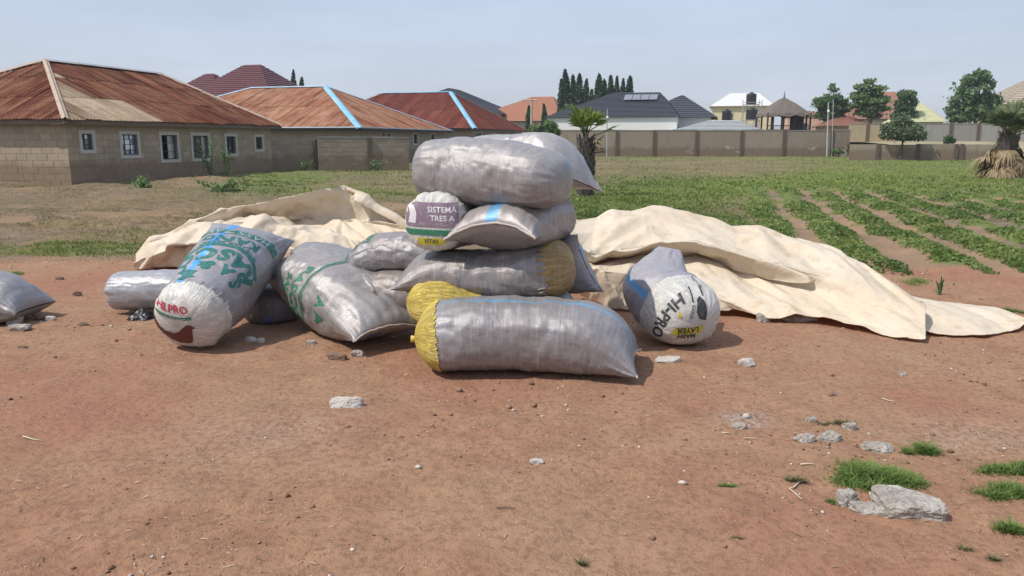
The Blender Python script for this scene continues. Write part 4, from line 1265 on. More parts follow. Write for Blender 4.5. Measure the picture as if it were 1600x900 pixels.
    def hem(s, which, mat, rad=0.008):
        """the stitched seam along a pillow end"""
        row = s.P[0 if which == 0 else -1]; nxt = s.P[4 if which == 0 else -5]
        order = [j for j in range(s.NV) if 0 <= s.th[j] <= math.pi + 1e-6]
        r = np.random.default_rng(s.seed + 3)
        pts = [row[j] + (row[j] - nxt[j]) * 0.06 + r.normal(0, 0.0025, 3) for j in order]
        pts = pts[::2]
        m = MB(); m.tube(pts, [rad * r.uniform(0.6, 1.3) for _ in pts], 6)
        return m.build('seam', mat, s.o, True)

# ---- flat shapes for print
def cut_fine(bm, cell=0.018):
    xs_ = [v.co.x for v in bm.verts]; ys_ = [v.co.y for v in bm.verts]
    for ax, lo, hi in ((0, min(xs_), max(xs_)), (1, min(ys_), max(ys_))):
        k = lo + cell
        while k < hi:
            co = [0, 0, 0]; co[ax] = k; no = [0, 0, 0]; no[ax] = 1
            bmesh.ops.bisect_plane(bm, geom=bm.verts[:] + bm.edges[:] + bm.faces[:], plane_co=co, plane_no=no, dist=1e-6)
            k += cell
    bmesh.ops.triangulate(bm, faces=bm.faces[:])

def bm_shape(bm):
    cut_fine(bm)
    bm.verts.ensure_lookup_table()
    V = np.array([(v.co.x, v.co.y) for v in bm.verts]); F = [[v.index for v in f.verts] for f in bm.faces]
    bm.free()
    return V, F

def lettering(body, size, bold=0.0, spacing=1.0, arc=None, stretch=1.0):
    c = bpy.data.curves.new('lettering', 'FONT'); c.body = body; c.size = size; c.offset = bold * size; c.space_character = spacing
    c.align_x = 'CENTER'; c.align_y = 'CENTER'; c.resolution_u = 3
    o = bpy.data.objects.new('lettering', c); COL.objects.link(o)
    dg = bpy.context.evaluated_depsgraph_get()
    me = bpy.data.meshes.new_from_object(o.evaluated_get(dg))
    bm = bmesh.new(); bm.from_mesh(me)
    bpy.data.objects.remove(o); bpy.data.curves.remove(c); bpy.data.meshes.remove(me)
    V, F = bm_shape(bm)
    V = V * np.array([stretch, 1.0])
    if arc:
        r = arc
        a = V[:, 0] / r; rr = r + V[:, 1]
        V = np.stack([np.sin(a) * rr, np.cos(a) * rr - r], 1)
    return V, F

def poly_shape(pts):
    bm = bmesh.new(); vs_ = [bm.verts.new((x, y, 0)) for x, y in pts]
    f = bm.faces.new(vs_); bmesh.ops.triangulate(bm, faces=[f])
    return bm_shape(bm)

def rect_shape(x0, y0, x1, y1, arc=None):
    V, F = poly_shape([(x0, y0), (x1, y0), (x1, y1), (x0, y1)])
    if arc:
        a = V[:, 0] / arc; rr = arc + V[:, 1]
        V = np.stack([np.sin(a) * rr, np.cos(a) * rr - arc], 1)
    return V, F

def join_shapes(*sh):
    V, F, n = [], [], 0
    for v, f in sh:
        V.append(v); F += [[i + n for i in q] for q in f]; n += len(v)
    return np.vstack(V), F

def shifted(sh, dx, dy): return sh[0] + np.array([dx, dy]), sh[1]

def ink(name, c, rough=0.55, worn=0.35):
    if name in _mc: return _mc[name]
    t = NT(name)
    n = t.noise(t.coord(), 45, 4, 0.7)
    t.color(t.mix(t.ramp(n, [(0.34, worn), (0.46, 0.0)]), c, (0.40, 0.40, 0.39))); t.rough(rough)
    _mc[name] = t.m
    return t.m

INK_teal = ink('teal_print', (0.012, 0.135, 0.120))
INK_green = ink('green_print', (0.020, 0.150, 0.080))
INK_red = ink('red_print', (0.45, 0.025, 0.050), worn=0.15)
INK_brown = ink('maroon_print', (0.105, 0.022, 0.018), worn=0.1)
INK_black = ink('black_print', (0.035, 0.035, 0.038))
INK_purple = ink('purple_print', (0.195, 0.135, 0.180), worn=0.5)
INK_white = ink('white_print', (0.62, 0.60, 0.60))
INK_yellow = ink('yellow_print', (0.50, 0.42, 0.03), worn=0.15)
M_hem = plain('sack_hem', (0.50, 0.43, 0.38), 0.8, 0.25, 40, 0.4)
M_white_sack = sack_mat('white_sack_cloth', (0.66, 0.645, 0.60), (0.42, 0.36, 0.29), 0.30, None, rough=0.42, metal=0.0, streak=0.5, crinkle=.35)
M_yellow_sack = sack_mat('yellow_woven_cloth', (0.66, 0.50, 0.085), (0.34, 0.23, 0.04), 0.5, None, rough=0.5, metal=0.0, streak=0.6, crinkle=.8)
M_ochre_sack = sack_mat('ochre_woven_cloth', (0.40, 0.25, 0.075), (0.20, 0.12, 0.05), 0.5, None, rough=0.5, metal=0.0, streak=0.7, crinkle=.5)

# ---- 1 big sack lying in front
s = Sack('large grey sack with a yellow end lying alone in front of the heap',
         [(650, 530, 5.30, .205, .25), (700, 525, 5.3, .255, .31), (775, 522, 5.30, .262, .33), (862, 525, 5.28, .262, .33), (930, 533, 5.25, .24, .33), (988, 562, 5.2, .15, .31)],
         sack_mat('grey_sack_cloth_front', stripe=0.425, stripe_w=0.016, stripe_c=(.14, .36, .56)), ('dome', 'pillow'), (0.20, 0.30), power=(2.0, 2), seed=1, bow=(0, .02), group='sacks in the heap')
s.panel('yellow_panel', 0, 0.115, M_yellow_sack, 0.006)
s.hem(1, M_hem, .007)
m = MB(); tip = s.P[0].mean(0); m.tube([tip + (0.03, 0, 0), tip + (-0.012, -.006, .003), tip + (-.034, -.012, .006)], [.030, .022, .026], 10); m.build('tied_neck', M_yellow_sack, s.o, True)

# ---- 2 yellow-ended sack behind it
s = Sack('sack with bulging yellow woven end, wedged behind the front sack',
         [(636, 474, 5.62, .185, .22), (690, 474, 5.66, .20, .25), (740, 484, 5.72, .20, .26), (820, 490, 5.85, .22, .28), (900, 490, 5.9, .2, .26)],
         sack_mat('grey_sack_cloth_wedged'), ('dome', 'dome'), (0.22, 0.2), power=(2.1, 2.2), seed=2, pleat=(.012, .007))
s.panel('yellow_panel', 0, 0.36, M_yellow_sack, 0.006)

# ---- 3 long sack of the middle tier
s = Sack('long dusty grey sack with an ochre end, below the pillow-shaped sack',
         [(622, 442, 5.85, .10, .22), (680, 427, 5.85, .175, .28), (760, 428, 5.82, .19, .30), (830, 424, 5.78, .205, .30), (897, 416, 5.72, .215, .27)],
         sack_mat('grey_sack_cloth_middle', (0.265, 0.245, 0.24), dusty=0.5), ('pillow', 'dome'), (0.30, 0.2), ear=(.03, .05), power=(2, 2.6), seed=3, lump=.018)
s.panel('ochre_panel', 0.86, 1, M_ochre_sack, 0.005, 1.5)
s.hem(0, M_hem, .006)
r_ = random.Random(4); m = MB()
for k in range(16):
    i = int(np.argmin(np.abs(s.S - 0.865))); j = int((0.5 + (k - 8) * 0.028) * s.NV + s.NV * 0.25) % s.NV
    p = s.P[i, j] + s.N[i, j] * 0.007
    m.tube([p, p + np.array([-.05 + r_.uniform(-.02, .02), -.012, r_.uniform(-.012, .012)])], 0.0022, 4)
m.build('stitching', plain('pale_twine', (0.55, 0.47, 0.36), 0.8, 0.2, 30, 0.2), s.o)

# ---- 4 sack behind its right end
s = Sack('blue-tinged sack end sticking out right of the ochre sack end',
         [(790, 420, 6.35, .2, .24), (872, 414, 6.25, .21, .25), (915, 412, 6.05, .17, .25)],
         sack_mat('blue_grey_sack_cloth', (0.37, 0.39, 0.44), stripe=0.28, stripe_w=.05), ('dome', 'pillow'), (0.2, 0.3), roll=(50, 62), seed=4)
s.hem(1, M_hem, .006)

# ---- 5 pillow-ended sack of the third tier
s = Sack('grey pillow-shaped sack with a blue stripe, its sewn mouth facing out in the third tier',
         [(768, 371, 5.42, .15, .325), (790, 357, 5.66, .195, .32), (828, 345, 6.0, .205, .30), (866, 337, 6.35, .19, .27)],
         sack_mat('grey_sack_cloth_mouth', (0.33, 0.30, 0.295), stripe=0.405, stripe_w=.03, stripe_c=(0.08, 0.27, 0.46)), ('pillow', 'dome'), (0.34, 0.2), bow=(.10, 0), ear=(.06, 0), roll=(4, 0), seed=5, clampz=False)
s.hem(0, M_hem, .009)

# ---- 6 sack with the purple label
s = Sack('sack with white end and purple label, left in the third tier',
         [(672, 346, 5.58, .208, .222), (700, 345, 5.9, .212, .23), (738, 343, 6.3, .2, .22)],
         sack_mat('grey_sack_cloth_label'), ('dome', 'dome'), (0.10, 0.2), power=(3.0, 2.2), seed=6, clampz=False, pleat=(.005, .007), lump=.008)
s.panel('white_panel', 0, 0.17, M_white_sack, 0.004, 0.8)
cc = at(672, 346, 5.5)
rt, up = np.array([1.0, 0.12, 0.03]), np.array([0, -.1, 1.0])
s.print_cap('label_ground', rect_shape(-.185, -.055, .205, .115), cc, rt, up, INK_purple, one=True)
s.print_cap('label_print', join_shapes(shifted(lettering('SISTEMA', .055, .02), .09, .065), shifted(lettering('TRES A', .055, .02), .09, .005),
            poly_shape([(-.15, -.03), (-.10, -.035), (-.09, .03), (-.105, .09), (-.145, .095), (-.135, .03)])), cc, rt, up, INK_white, .0105)
s.print_cap('green_band', rect_shape(-.17, -.115, .20, -.075), cc, rt, up, INK_green, one=True)
s.print_cap('yellow_band', poly_shape([(-.09, -.185), (.06, -.185), (.11, -.165), (.11, -.135), (-.09, -.135)]), cc, rt, up, INK_yellow)
s.print_cap('band_print', shifted(lettering('VITAS', .04, .02), .005, -.158), cc, rt, up, INK_black, .0105)

# ---- 7 big sack on top, in front
s = Sack('biggest silver grey sack lying on top of the heap',
         [(650, 262, 6.02, .22, .27), (715, 266, 5.96, .245, .30), (795, 275, 5.75, .245, .30), (884, 283, 5.5, .205, .27)],
         sack_mat('silver_sack_cloth_top', (0.335, 0.322, 0.32), stripe=0.62, stripe_w=.03, stripe_c=(.17, .33, .46)), ('dome', 'dome'), (0.16, 0.22), power=(2.7, 2.5), seed=7, clampz=False, pleat=(.007, .015), lump=.02)
# ---- 8 behind it
s = Sack('pale sack with a pointed corner, behind the biggest sack on top',
         [(725, 250, 6.6, .19, .25), (800, 250, 6.5, .215, .28), (858, 256, 6.35, .225, .29), (902, 282, 6.1, .10, .28)],
         sack_mat('silver_sack_cloth_back', (0.42, 0.40, 0.395), dusty=0.3), ('dome', 'pillow'), (0.2, 0.36), seed=8, clampz=False, roll=(0, 18), ear=(0, .05))
s.hem(1, M_hem, .006)

# ---- 9 and 10 left foot of the heap
s = Sack('bent grey sack with faded green print, beneath the white labelled sack',
         [(553, 432, 6.5, .13, .20), (588, 400, 6.42, .165, .25), (632, 393, 6.35, .175, .26), (700, 410, 6.3, .18, .26)],
         sack_mat('grey_sack_cloth_bent'), ('pillow', 'dome'), (.24, .2), seed=9)
for k, (a, b) in enumerate(((.16, 'HASSZAK'), (.25, 'KANO'), (.34, 'RASCO'))):
    s.print_side('green_lettering', lettering(b, .07, .03), a, 60 + 10 * k, 90, INK_green)
s = Sack('brownish dusty sack at the bottom of the heap, under the bent sack',
         [(580, 456, 6.35, .19, .26), (640, 458, 6.2, .2, .27), (730, 460, 6.25, .2, .26)],
         sack_mat('dusty_sack_cloth', (0.26, 0.225, 0.205), dusty=0.6), ('dome', 'dome'), (.2, .2), seed=10)
s = Sack('half hidden sack with a frayed tail, behind the leaning sack with green lettering',
         [(470, 400, 6.95, .17, .24), (540, 420, 6.6, .16, .22), (580, 438, 6.25, .09, .17), (602, 450, 6.05, .05, .12)],
         sack_mat('grey_sack_cloth_tail'), ('dome', 'pillow'), (.2, .25), seed=11)
m = MB(); r_ = random.Random(11)
for k in range(14):
    j = int(s.NV * k / 28); p = s.P[-1][j]; d = (s.P[-1][j] - s.P[-6][j]); d /= np.linalg.norm(d)
    m.tube([p, p + d * r_.uniform(.02, .05) + np.array([0, 0, r_.uniform(-.012, .006)])], .0035, 4)
m.build('frayed_edge', plain('dark_twine', (0.09, 0.075, 0.06), 0.9, 0.3, 30, 0.1), s.o)

# ---- 11 leaning sack, mouth towards the viewer
s = Sack('fat silver sack with its sewn mouth towards the viewer and green lettering on its side',
         [(460, 412, 6.85, .20, .27), (500, 440, 6.55, .265, .325), (552, 480, 6.15, .29, .345), (606, 519, 5.74, .15, .29)],
         sack_mat('silver_sack_cloth_mouth', (0.335, 0.318, 0.312), dusty=0.45), ('pillow', 'pillow'), (.26, .42), roll=(-22, 0), bow=(0, .05), ear=(.06, .05), seed=12, lump=.02, crease=.010)
s.hem(1, M_hem, .007)
s.print_side('blue_patch', rect_shape(-.03, -.05, .04, .05), s.L - .06, 285, 0, ink('blue_print', (.05, .12, .42)))
s.print_side('green_lettering', lettering('RASCO', .17, .035), .62, 22, 270, INK_green)
s.print_side('green_lettering', lettering('SALT', .13, .035), .46, 18, 270, INK_green)
s.print_side('green_lettering', lettering('A A', .15, .035), 1.02, 14, 270, INK_green)
s.print_side('green_band', join_shapes(rect_shape(.74, -.25, .762, .42), rect_shape(.775, -.25, .783, .42)), 0, 30, 0, INK_green)

# ---- 12 sack between the two leaning sacks, its shade painted into the cloth colour
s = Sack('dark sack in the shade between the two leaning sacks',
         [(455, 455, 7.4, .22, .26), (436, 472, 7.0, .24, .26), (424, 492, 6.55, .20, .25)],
         sack_mat('sack_cloth_painted_shade', (.10, .095, .10), stripe=1.2, stripe_w=.05, stripe_c=(.05, .13, .45)), ('dome', 'dome'), (.2, .2), seed=13)

# ---- 13 silver sack lying at the left
s = Sack('silver sack lying flat on its side, half under the lettered leaning sack',
         [(176, 455, 7.1, .17, .2), (240, 453, 7.08, .185, .23), (330, 452, 7.1, .185, .23), (385, 450, 7.1, .16, .2)],
         sack_mat('silver_sack_cloth_left', (0.40, 0.405, 0.425), dusty=0.25, rough=.33), ('dome', 'dome'), (.11, .2), power=(2.8, 2.2), pleat=(.012, .006), seed=14, lump=.008, crease=.005)

# ---- 14 tall leaning sack with lettering and the white end
s = Sack('leaning sack with teal lettering, blue stripe and a maroon hen on its white end',
         [(280, 512, 5.60, .245, .262), (318, 472, 5.92, .27, .29), (352, 428, 6.3, .285, .315), (393, 366, 6.85, .20, .345)],
         sack_mat('grey_sack_cloth_lettered', (0.335, 0.325, 0.355), dusty=0.3, stripe=0.56, stripe_w=.034, stripe_c=(.05, .34, .82)), ('dome', 'pillow'), (.14, .40), power=(2.4, 2), roll=(0, -14), ear=(0, .04), seed=15)
s.panel('white_panel', 0, .165, M_white_sack, .004, 1.2)
print('lettered sack length', s.L, s.vlen)
T0 = 90   # the middle of the print, degrees round the sack
s.print_side('teal_band', rect_shape(-.40, -.05, .36, .045), 1.04, T0 - 6, 90, INK_teal)
s.print_side('band_lettering', lettering('HASSZAK', .115, .01, 1.1), 1.04, T0 - 6, 90, ink('pale_print', (.30, .34, .36)), push=.004)
s.print_side('teal_lettering', lettering('KANO', .15, .04, 1.15), .90, T0 - 4, 90, INK_teal)
s.print_side('teal_lettering', lettering('MAIN STAR MARKET', .06, .01, 1.0, arc=-.42), .825, T0 - 10, 90, INK_teal)
s.print_side('teal_ring', rect_shape(-.42, -.024, .42, .020, arc=-.48), .775, T0 - 10, 90, INK_teal)
s.print_side('teal_lettering', lettering('RASCO', .215, .05, 1.15, arc=-.46), .645, T0 - 10, 90, INK_teal)
s.print_side('teal_lettering', lettering('S A & T', .155, .045, 1.15, arc=-.5), .475, T0 - 16, 90, INK_teal)
st_ = [((.075 if k % 2 == 0 else .04) * math.cos(k * math.pi / 6 + .2), (.075 if k % 2 == 0 else .04) * math.sin(k * math.pi / 6 + .2)) for k in range(12)]
s.print_side('teal_star', poly_shape(st_), .325, T0 + 10, 0, INK_teal)
s.print_side('teal_lettering', lettering('8', .17, .035), 1.06, T0 - 60, 90, INK_teal)
cc = at(283, 514, 5.45)
rt = np.array([1.0, 0.25, -.03]); up = np.array([.1, -.30, 1.0])
s.print_cap('red_lettering', shifted(lettering('HI.PRO', .075, .025, 1.0, arc=-.5), -.08, .07), cc, rt, up, INK_red)
s.print_cap('green_rule', join_shapes(shifted(rect_shape(-.19, -.009, .13, .003, arc=-.5), -.07, .015), shifted(rect_shape(-.17, -.004, .13, .002, arc=-.5), -.07, .0)), cc, rt, up, INK_green)
hen = [(-.20, .045), (-.185, .06), (-.172, .0), (-.15, -.045), (-.10, -.075), (-.04, -.082), (.0, -.06), (.03, -.02), (.06, .012), (.085, .022), (.10, .015), (.128, .0), (.105, -.012), (.10, -.04),
       (.10, -.10), (.09, -.145), (.06, -.165), (.0, -.17), (-.06, -.155), (-.12, -.12), (-.165, -.075), (-.20, -.02)]
s.print_cap('maroon_hen', shifted(poly_shape(hen), -.045, -.055), cc, rt, up, INK_brown, one=True)
m = MB(); r_ = random.Random(5)
i = int(np.argmin(np.abs(s.S - .165)))
for k in range(20):
    j = int(s.NV * (k / 20)); p = s.P[i, j] + s.N[i, j] * .006
    q = s.P[i + 1, j] - s.P[i, j]; q /= np.linalg.norm(q)
    m.tube([p - q * .02, p + q * r_.uniform(.02, .04)], .0028, 4)
m.build('stitching', plain('pale_twine', (0.55, 0.47, 0.36)), s.o)

# ---- 15 white-ended sack on the right
s = Sack('slumped sack with a big white black-lettered end, before the right tarpaulin',
         [(1094, 507, 5.72, .225, .275), (1060, 484, 5.98, .265, .30), (1030, 448, 6.25, .235, .29), (1046, 388, 6.5, .07, .085)],
         sack_mat('grey_sack_cloth_right', (0.355, 0.345, 0.38), dusty=0.25, rough=.42, metal=.1, stripe=0.86, stripe_w=.034, stripe_c=(.10, .38, .70)), ('dome', 'pillow'), (.25, .34), power=(2.5, 2), roll=(0, -12), ear=(0, .0), seed=16, lump=.012, pleat=(.008, .005))
s.panel('white_panel', 0, .37, M_white_sack, .005, .9)
cc = at(1078, 500, 5.5)
rt = np.array([1.0, .15, 0]); up = np.array([0, -.25, 1.0])
def rot2(sh, deg):
    a = math.radians(deg); V = sh[0]
    return np.stack([V[:, 0] * math.cos(a) - V[:, 1] * math.sin(a), V[:, 0] * math.sin(a) + V[:, 1] * math.cos(a)], 1), sh[1]
s.print_cap('black_lettering', rot2(lettering('HI-PRO', .115, .03, 1.0, arc=-.5), 240), at(1042, 489, 5.8), np.array([1.0, -.45, 0]), np.array([0, -.1, 1.0]), INK_black)
s.print_cap('black_emblem', join_shapes(poly_shape([(.12, -.03), (.15, -.085), (.205, -.10), (.215, -.04), (.20, .03), (.165, .055), (.135, .04)]), rect_shape(.095, .03, .108, .10), rect_shape(.19, .055, .203, .11),
            shifted(rot2(lettering('SPECIAL', .042, .02), -35), .165, .135), shifted(rot2(lettering('CHICK', .042, .02), -35), .13, .155), shifted(rot2(lettering('GOLD', .035, .02), 250), .088, -.03)), cc, rt, up, INK_black)
s.print_cap('yellow_mark', poly_shape([(-.02, -.06), (.005, -.065), (.008, -.05), (-.01, -.02), (-.015, -.04)]), cc, rt, up, INK_yellow)
s.print_cap('yellow_band', poly_shape([(-.07, -.205), (.17, -.20), (.20, -.14), (-.03, -.145)]), cc, rt, up, INK_yellow)
s.print_cap('band_print', join_shapes(shifted(rot2(lettering('LAYER', .06, .03), 180), .065, -.165), shifted(rot2(lettering('MASH', .055, .03), 180), .06, -.215)), cc, rt, up, INK_black, .0105)

# ---- 16 the sack cut by the left edge of the frame
s = Sack('lone grey sack with teal print at the far left edge of the yard',
         [(-150, 462, 6.75, .24, .28), (-70, 464, 6.75, .245, .29), (0, 468, 6.72, .235, .28), (52, 480, 6.7, .15, .25)],
         sack_mat('grey_sack_cloth_edge', (.31, .305, .32)), ('dome', 'pillow'), (.2, .24), seed=17, ear=(0, .03), pleat=(.007, .012), group=None)
s.print_side('teal_lettering', lettering('KANO', .15, .03), .78, 158, 180, INK_teal)

# ------------------------------------------------------------------ tarpaulins
def tarp_mat(name):
    t = NT(name)
    co = t.coord()
    n1 = t.noise(co, 1.3, 5, 0.6); n2 = t.noise(co, 7, 6, 0.65); n3 = t.noise(co, 55, 4, 0.7)
    c = t.mix(t.ramp(n1, [(0.38, 0.0), (0.68, 0.75)]), (0.840, 0.760, 0.610), (0.780, 0.655, 0.475))
    c = t.mix(t.ramp(n2, [(0.54, 0.0), (0.74, 0.6)]), c, (0.54, 0.38, 0.22))
    c = t.mix(t.ramp(n3, [(0.58, 0.0), (0.72, 0.4)]), c, (0.42, 0.34, 0.24))
    t.color(c); t.rough(0.55); t.b.inputs['Specular IOR Level'].default_value = 0.3
    t.bump(t.math('ADD', t.math('MULTIPLY', t.noise(co, 3.5, 4, .5, 1.2), 0.7), t.math('MULTIPLY', n2, 0.6)), 0.5, 0.05)
    tr = t.new('BsdfTranslucent'); t.put(tr.inputs[0], (0.66, 0.40, 0.17, 1))
    ms = t.new('MixShader'); ms.inputs[0].default_value = 0.30
    t.l.new(t.b.outputs[0], ms.inputs[1]); t.l.new(tr.outputs[0], ms.inputs[2]); t.l.new(ms.outputs[0], t.out.inputs[0])
    return t.m
M_tarp = tarp_mat('cream_tarpaulin')

def tarp(name, rows, nu, nv, seed, amp=1.0, parent=None, label=None, loc=None):
    """sheet through a net of control points (rows from the back hem to the front hem), creased and laid on the ground"""
    G = np.array(rows, float)                       # r x c x 3
    def cr(A, n):
        m_ = len(A); t_ = np.linspace(0, m_ - 1, n); i = np.clip(np.floor(t_).astype(int), 0, m_ - 2); u = (t_ - i)
        Pd = np.concatenate([2 * A[:1] - A[1:2], A, 2 * A[-1:] - A[-2:-1]])
        p0, p1, p2, p3 = Pd[i], Pd[i + 1], Pd[i + 2], Pd[i + 3]
        u = u.reshape((-1,) + (1,) * (A.ndim - 1))
        sm = 0.5 * (2 * p1 + (p2 - p0) * u + (2 * p0 - 5 * p1 + 4 * p2 - p3) * u**2 + (3 * p1 - p0 - 3 * p2 + p3) * u**3)
        return 0.25 * sm + 0.75 * (p1 + (p2 - p1) * u)
    A = cr(G, nv); A = cr(A.transpose(1, 0, 2), nu).transpose(1, 0, 2)      # nv x nu x 3
    du = np.gradient(A, axis=1); dv = np.gradient(A, axis=0)
    N = np.cross(du, dv); N /= np.linalg.norm(N, axis=2)[..., None] + 1e-9
    N = np.where(N[..., 2:3] < 0, -N, N)
    lu = np.linalg.norm(du, axis=2).cumsum(1); lv = np.linalg.norm(dv, axis=2).cumsum(0)
    wx = lu + 0.05 * fbm2(lu * 1.8, lv * 1.8, seed, 2); wy = lv + 0.05 * fbm2(lu * 1.8 + 9, lv * 1.8, seed + 1, 2)
    d = 0.110 * facet(wx * 1.4, wy * 1.6, seed + 2) + 0.080 * facet(wx * 3.2 + 2, wy * 3.5, seed + 3) + 0.024 * facet(wx * 5.6, wy * 6.0, seed + 4) + 0.006 * facet(wx * 11, wy * 11, seed + 5)
    d += 0.004 * (1 - np.abs(fbm2(wx * 1.3 + 4, wy * 2.4, seed + 6, 3)) * 1.6)
    q = amp * (0.6 + 0.6 * (0.5 + 0.5 * vn2(lu * 0.9, lv * 0.9, seed + 8)))
    A = A + N * (d * q)[..., None]
    g = gh(A[..., 0], A[..., 1]) + 0.012
    zz = A[..., 2] - g
    A[..., 2] = g + np.where(zz < 0.03, 0.03 * np.exp(np.minimum((zz - 0.03) / 0.03, 0)), zz)
    idx = np.arange(nu * nv).reshape(nv, nu)
    Fq = np.stack([idx[:-1, :-1], idx[:-1, 1:], idx[1:, 1:], idx[1:, :-1]], -1).reshape(-1, 4)
    o = part(name, A.reshape(-1, 3), Fq, M_tarp, parent, False, loc)
    md = o.modifiers.new('sheet', 'SOLIDIFY'); md.thickness = 0.006; md.offset = 0
    if label: tag(o, label, 'tarpaulin', 'tarpaulins')
    return o

cr_ = [(880, 342, 7.9), (930, 337, 8.1), (1020, 319, 8.4), (1100, 338, 8.3), (1200, 363, 8.0), (1300, 388, 7.6), (1385, 429, 7.05), (1446, 465, 6.55)]
m1 = [(880, 362, 7.5), (925, 398, 7.35), (1020, 379, 7.42), (1090, 374, 7.4), (1180, 402, 7.15), (1290, 431, 6.9), (1380, 466, 6.6), (1446, 490, 6.3)]
m2 = [(885, 380, 7.75), (930, 411, 7.7), (1010, 400, 7.75), (1090, 397, 7.65), (1172, 428, 7.32), (1285, 452, 6.85), (1376, 485, 6.5), (1446, 506, 6.18)]
m3 = [(895, 415, 7.35), (945, 422, 7.15), (1010, 432, 7.15), (1090, 436, 7.1), (1180, 459, 6.9), (1290, 477, 6.65), (1372, 503, 6.3), (1446, 521, 6.06)]
hm = [(905, 462, 7.7), (955, 484, 7.15), (1010, 487, 7.05), (1140, 482, 6.85), (1200, 494, 6.6), (1300, 494, 6.45), (1390, 527, 6.05), (1445, 535, 5.95)]
bk = []
for q in cr_:
    p = at(*q); bk.append((p[0] + 0.1, p[1] + 0.75, ghs(p[0], p[1] + .75) + .02))
rows = [bk] + [[tuple(at(*q)) for q in r] for r in (cr_, m1, m2, m3, hm)]
T1 = tarp('tarpaulin', rows, 340, 190, 301, 0.45, None, 'long cream tarpaulin draped over a heap, trailing to the right', np.array([2.4, 7.0, 0.0]))
fl = [[tuple(gnd(a, b) + np.array([0, 0, z])) for a, b, z in r] for r in (
    [(1405, 462, .03), (1465, 474, .03), (1520, 484, .03), (1570, 497, .02), (1604, 509, .01)],
    [(1405, 478, .10), (1470, 489, .09), (1525, 496, .07), (1573, 504, .04), (1603, 511, .02)],
    [(1415, 503, .10), (1480, 508, .08), (1535, 512, .07), (1578, 514, .03), (1602, 513.5, .02)],
    [(1425, 524, .03), (1490, 527, .02), (1540, 528, .02), (1580, 521, .02), (1601, 516, .02)])]
tarp('trailing_flap', fl, 70, 40, 311, 0.35, T1)

cr_ = [(214, 396, 9.6), (280, 351, 9.75), (340, 331, 9.8), (400, 311, 9.95), (470, 298, 10.0), (530, 299, 10.0), (592, 327, 9.9), (640, 348, 9.75)]
m1 = [(212, 400, 9.55), (284, 356, 9.68), (345, 346, 9.84), (400, 340, 10.1), (465, 343, 10.2), (532, 346, 10.15), (590, 350, 9.9), (640, 362, 9.7)]
m2 = [(211, 404, 9.5), (270, 366, 9.45), (338, 352, 9.3), (392, 336, 9.3), (465, 352, 9.2), (538, 374, 9.15), (590, 386, 9.3), (640, 382, 9.4)]
m3 = [(210, 410, 9.45), (268, 388, 9.25), (335, 380, 9.1), (390, 374, 9.05), (465, 386, 9.0), (540, 398, 8.95), (592, 402, 9.05), (640, 402, 9.2)]
hm = [(209, 417, 9.55), (270, 420, 9.3), (335, 424, 9.2), (395, 424, 9.15), (465, 424, 9.1), (540, 424, 9.1), (592, 424, 9.15), (640, 424, 9.2)]
bk = []
for q in cr_:
    p = at(*q); bk.append((p[0], p[1] + 0.8, ghs(p[0], p[1] + .8) + .02))
rows = [bk] + [[tuple(at(*q)) for q in r] for r in (cr_, m1, m2, m3, hm)]
tarp('tarpaulin', rows, 300, 190, 331, 0.9, None, 'crumpled cream tarpaulin heaped up behind the sacks on the left', np.array([-3.2, 9.3, 0.0]))
# ================================================================== TREES AND PLANTS
M_leafdark = leaf_mat('dark_leaves', (0.051, 0.112, 0.048), (0.178, 0.272, 0.112), .35)
M_leafmid = leaf_mat('mid_green_leaves', (0.064, 0.128, 0.045), (0.208, 0.296, 0.112), .35)
M_leafgrey = leaf_mat('grey_green_leaves', (0.061, 0.101, 0.054), (0.176, 0.223, 0.115), .3)
M_cyp = leaf_mat('cypress_leaves', (0.025, 0.065, 0.032), (0.090, 0.158, 0.076), .2)
M_bark = plain('grey_brown_bark', (0.125, 0.095, 0.070), .95, .3, 5, .4)
M_barkd = plain('dark_bark', (0.060, 0.046, 0.036), .95, .3, 5, .4)

def crown_points(clumps, n, r, shell=.55):
    """points in and on clumps (cx, cy, cz, rx, rz), more of them near each clump's skin; frayed by noise"""
    C = np.array(clumps, float); w = C[:, 3] ** 2 * C[:, 4]; w /= w.sum()
    k = r.choice(len(C), n, p=w); d = r.normal(size=(n, 3)); d /= np.linalg.norm(d, axis=1)[:, None]
    rad = (shell + (1 - shell) * r.uniform(0, 1, n)) * (1 + .25 * r.normal(size=n) * r.uniform(0, 1, n))
    P = C[k, :3] + d * rad[:, None] * np.stack([C[k, 3], C[k, 3], C[k, 4]], 1)
    keep = fbm3(P[:, 0] * 1.1, P[:, 1] * 1.1, P[:, 2] * 1.4, int(r.integers(99)), 2) > -.42
    return P[keep]

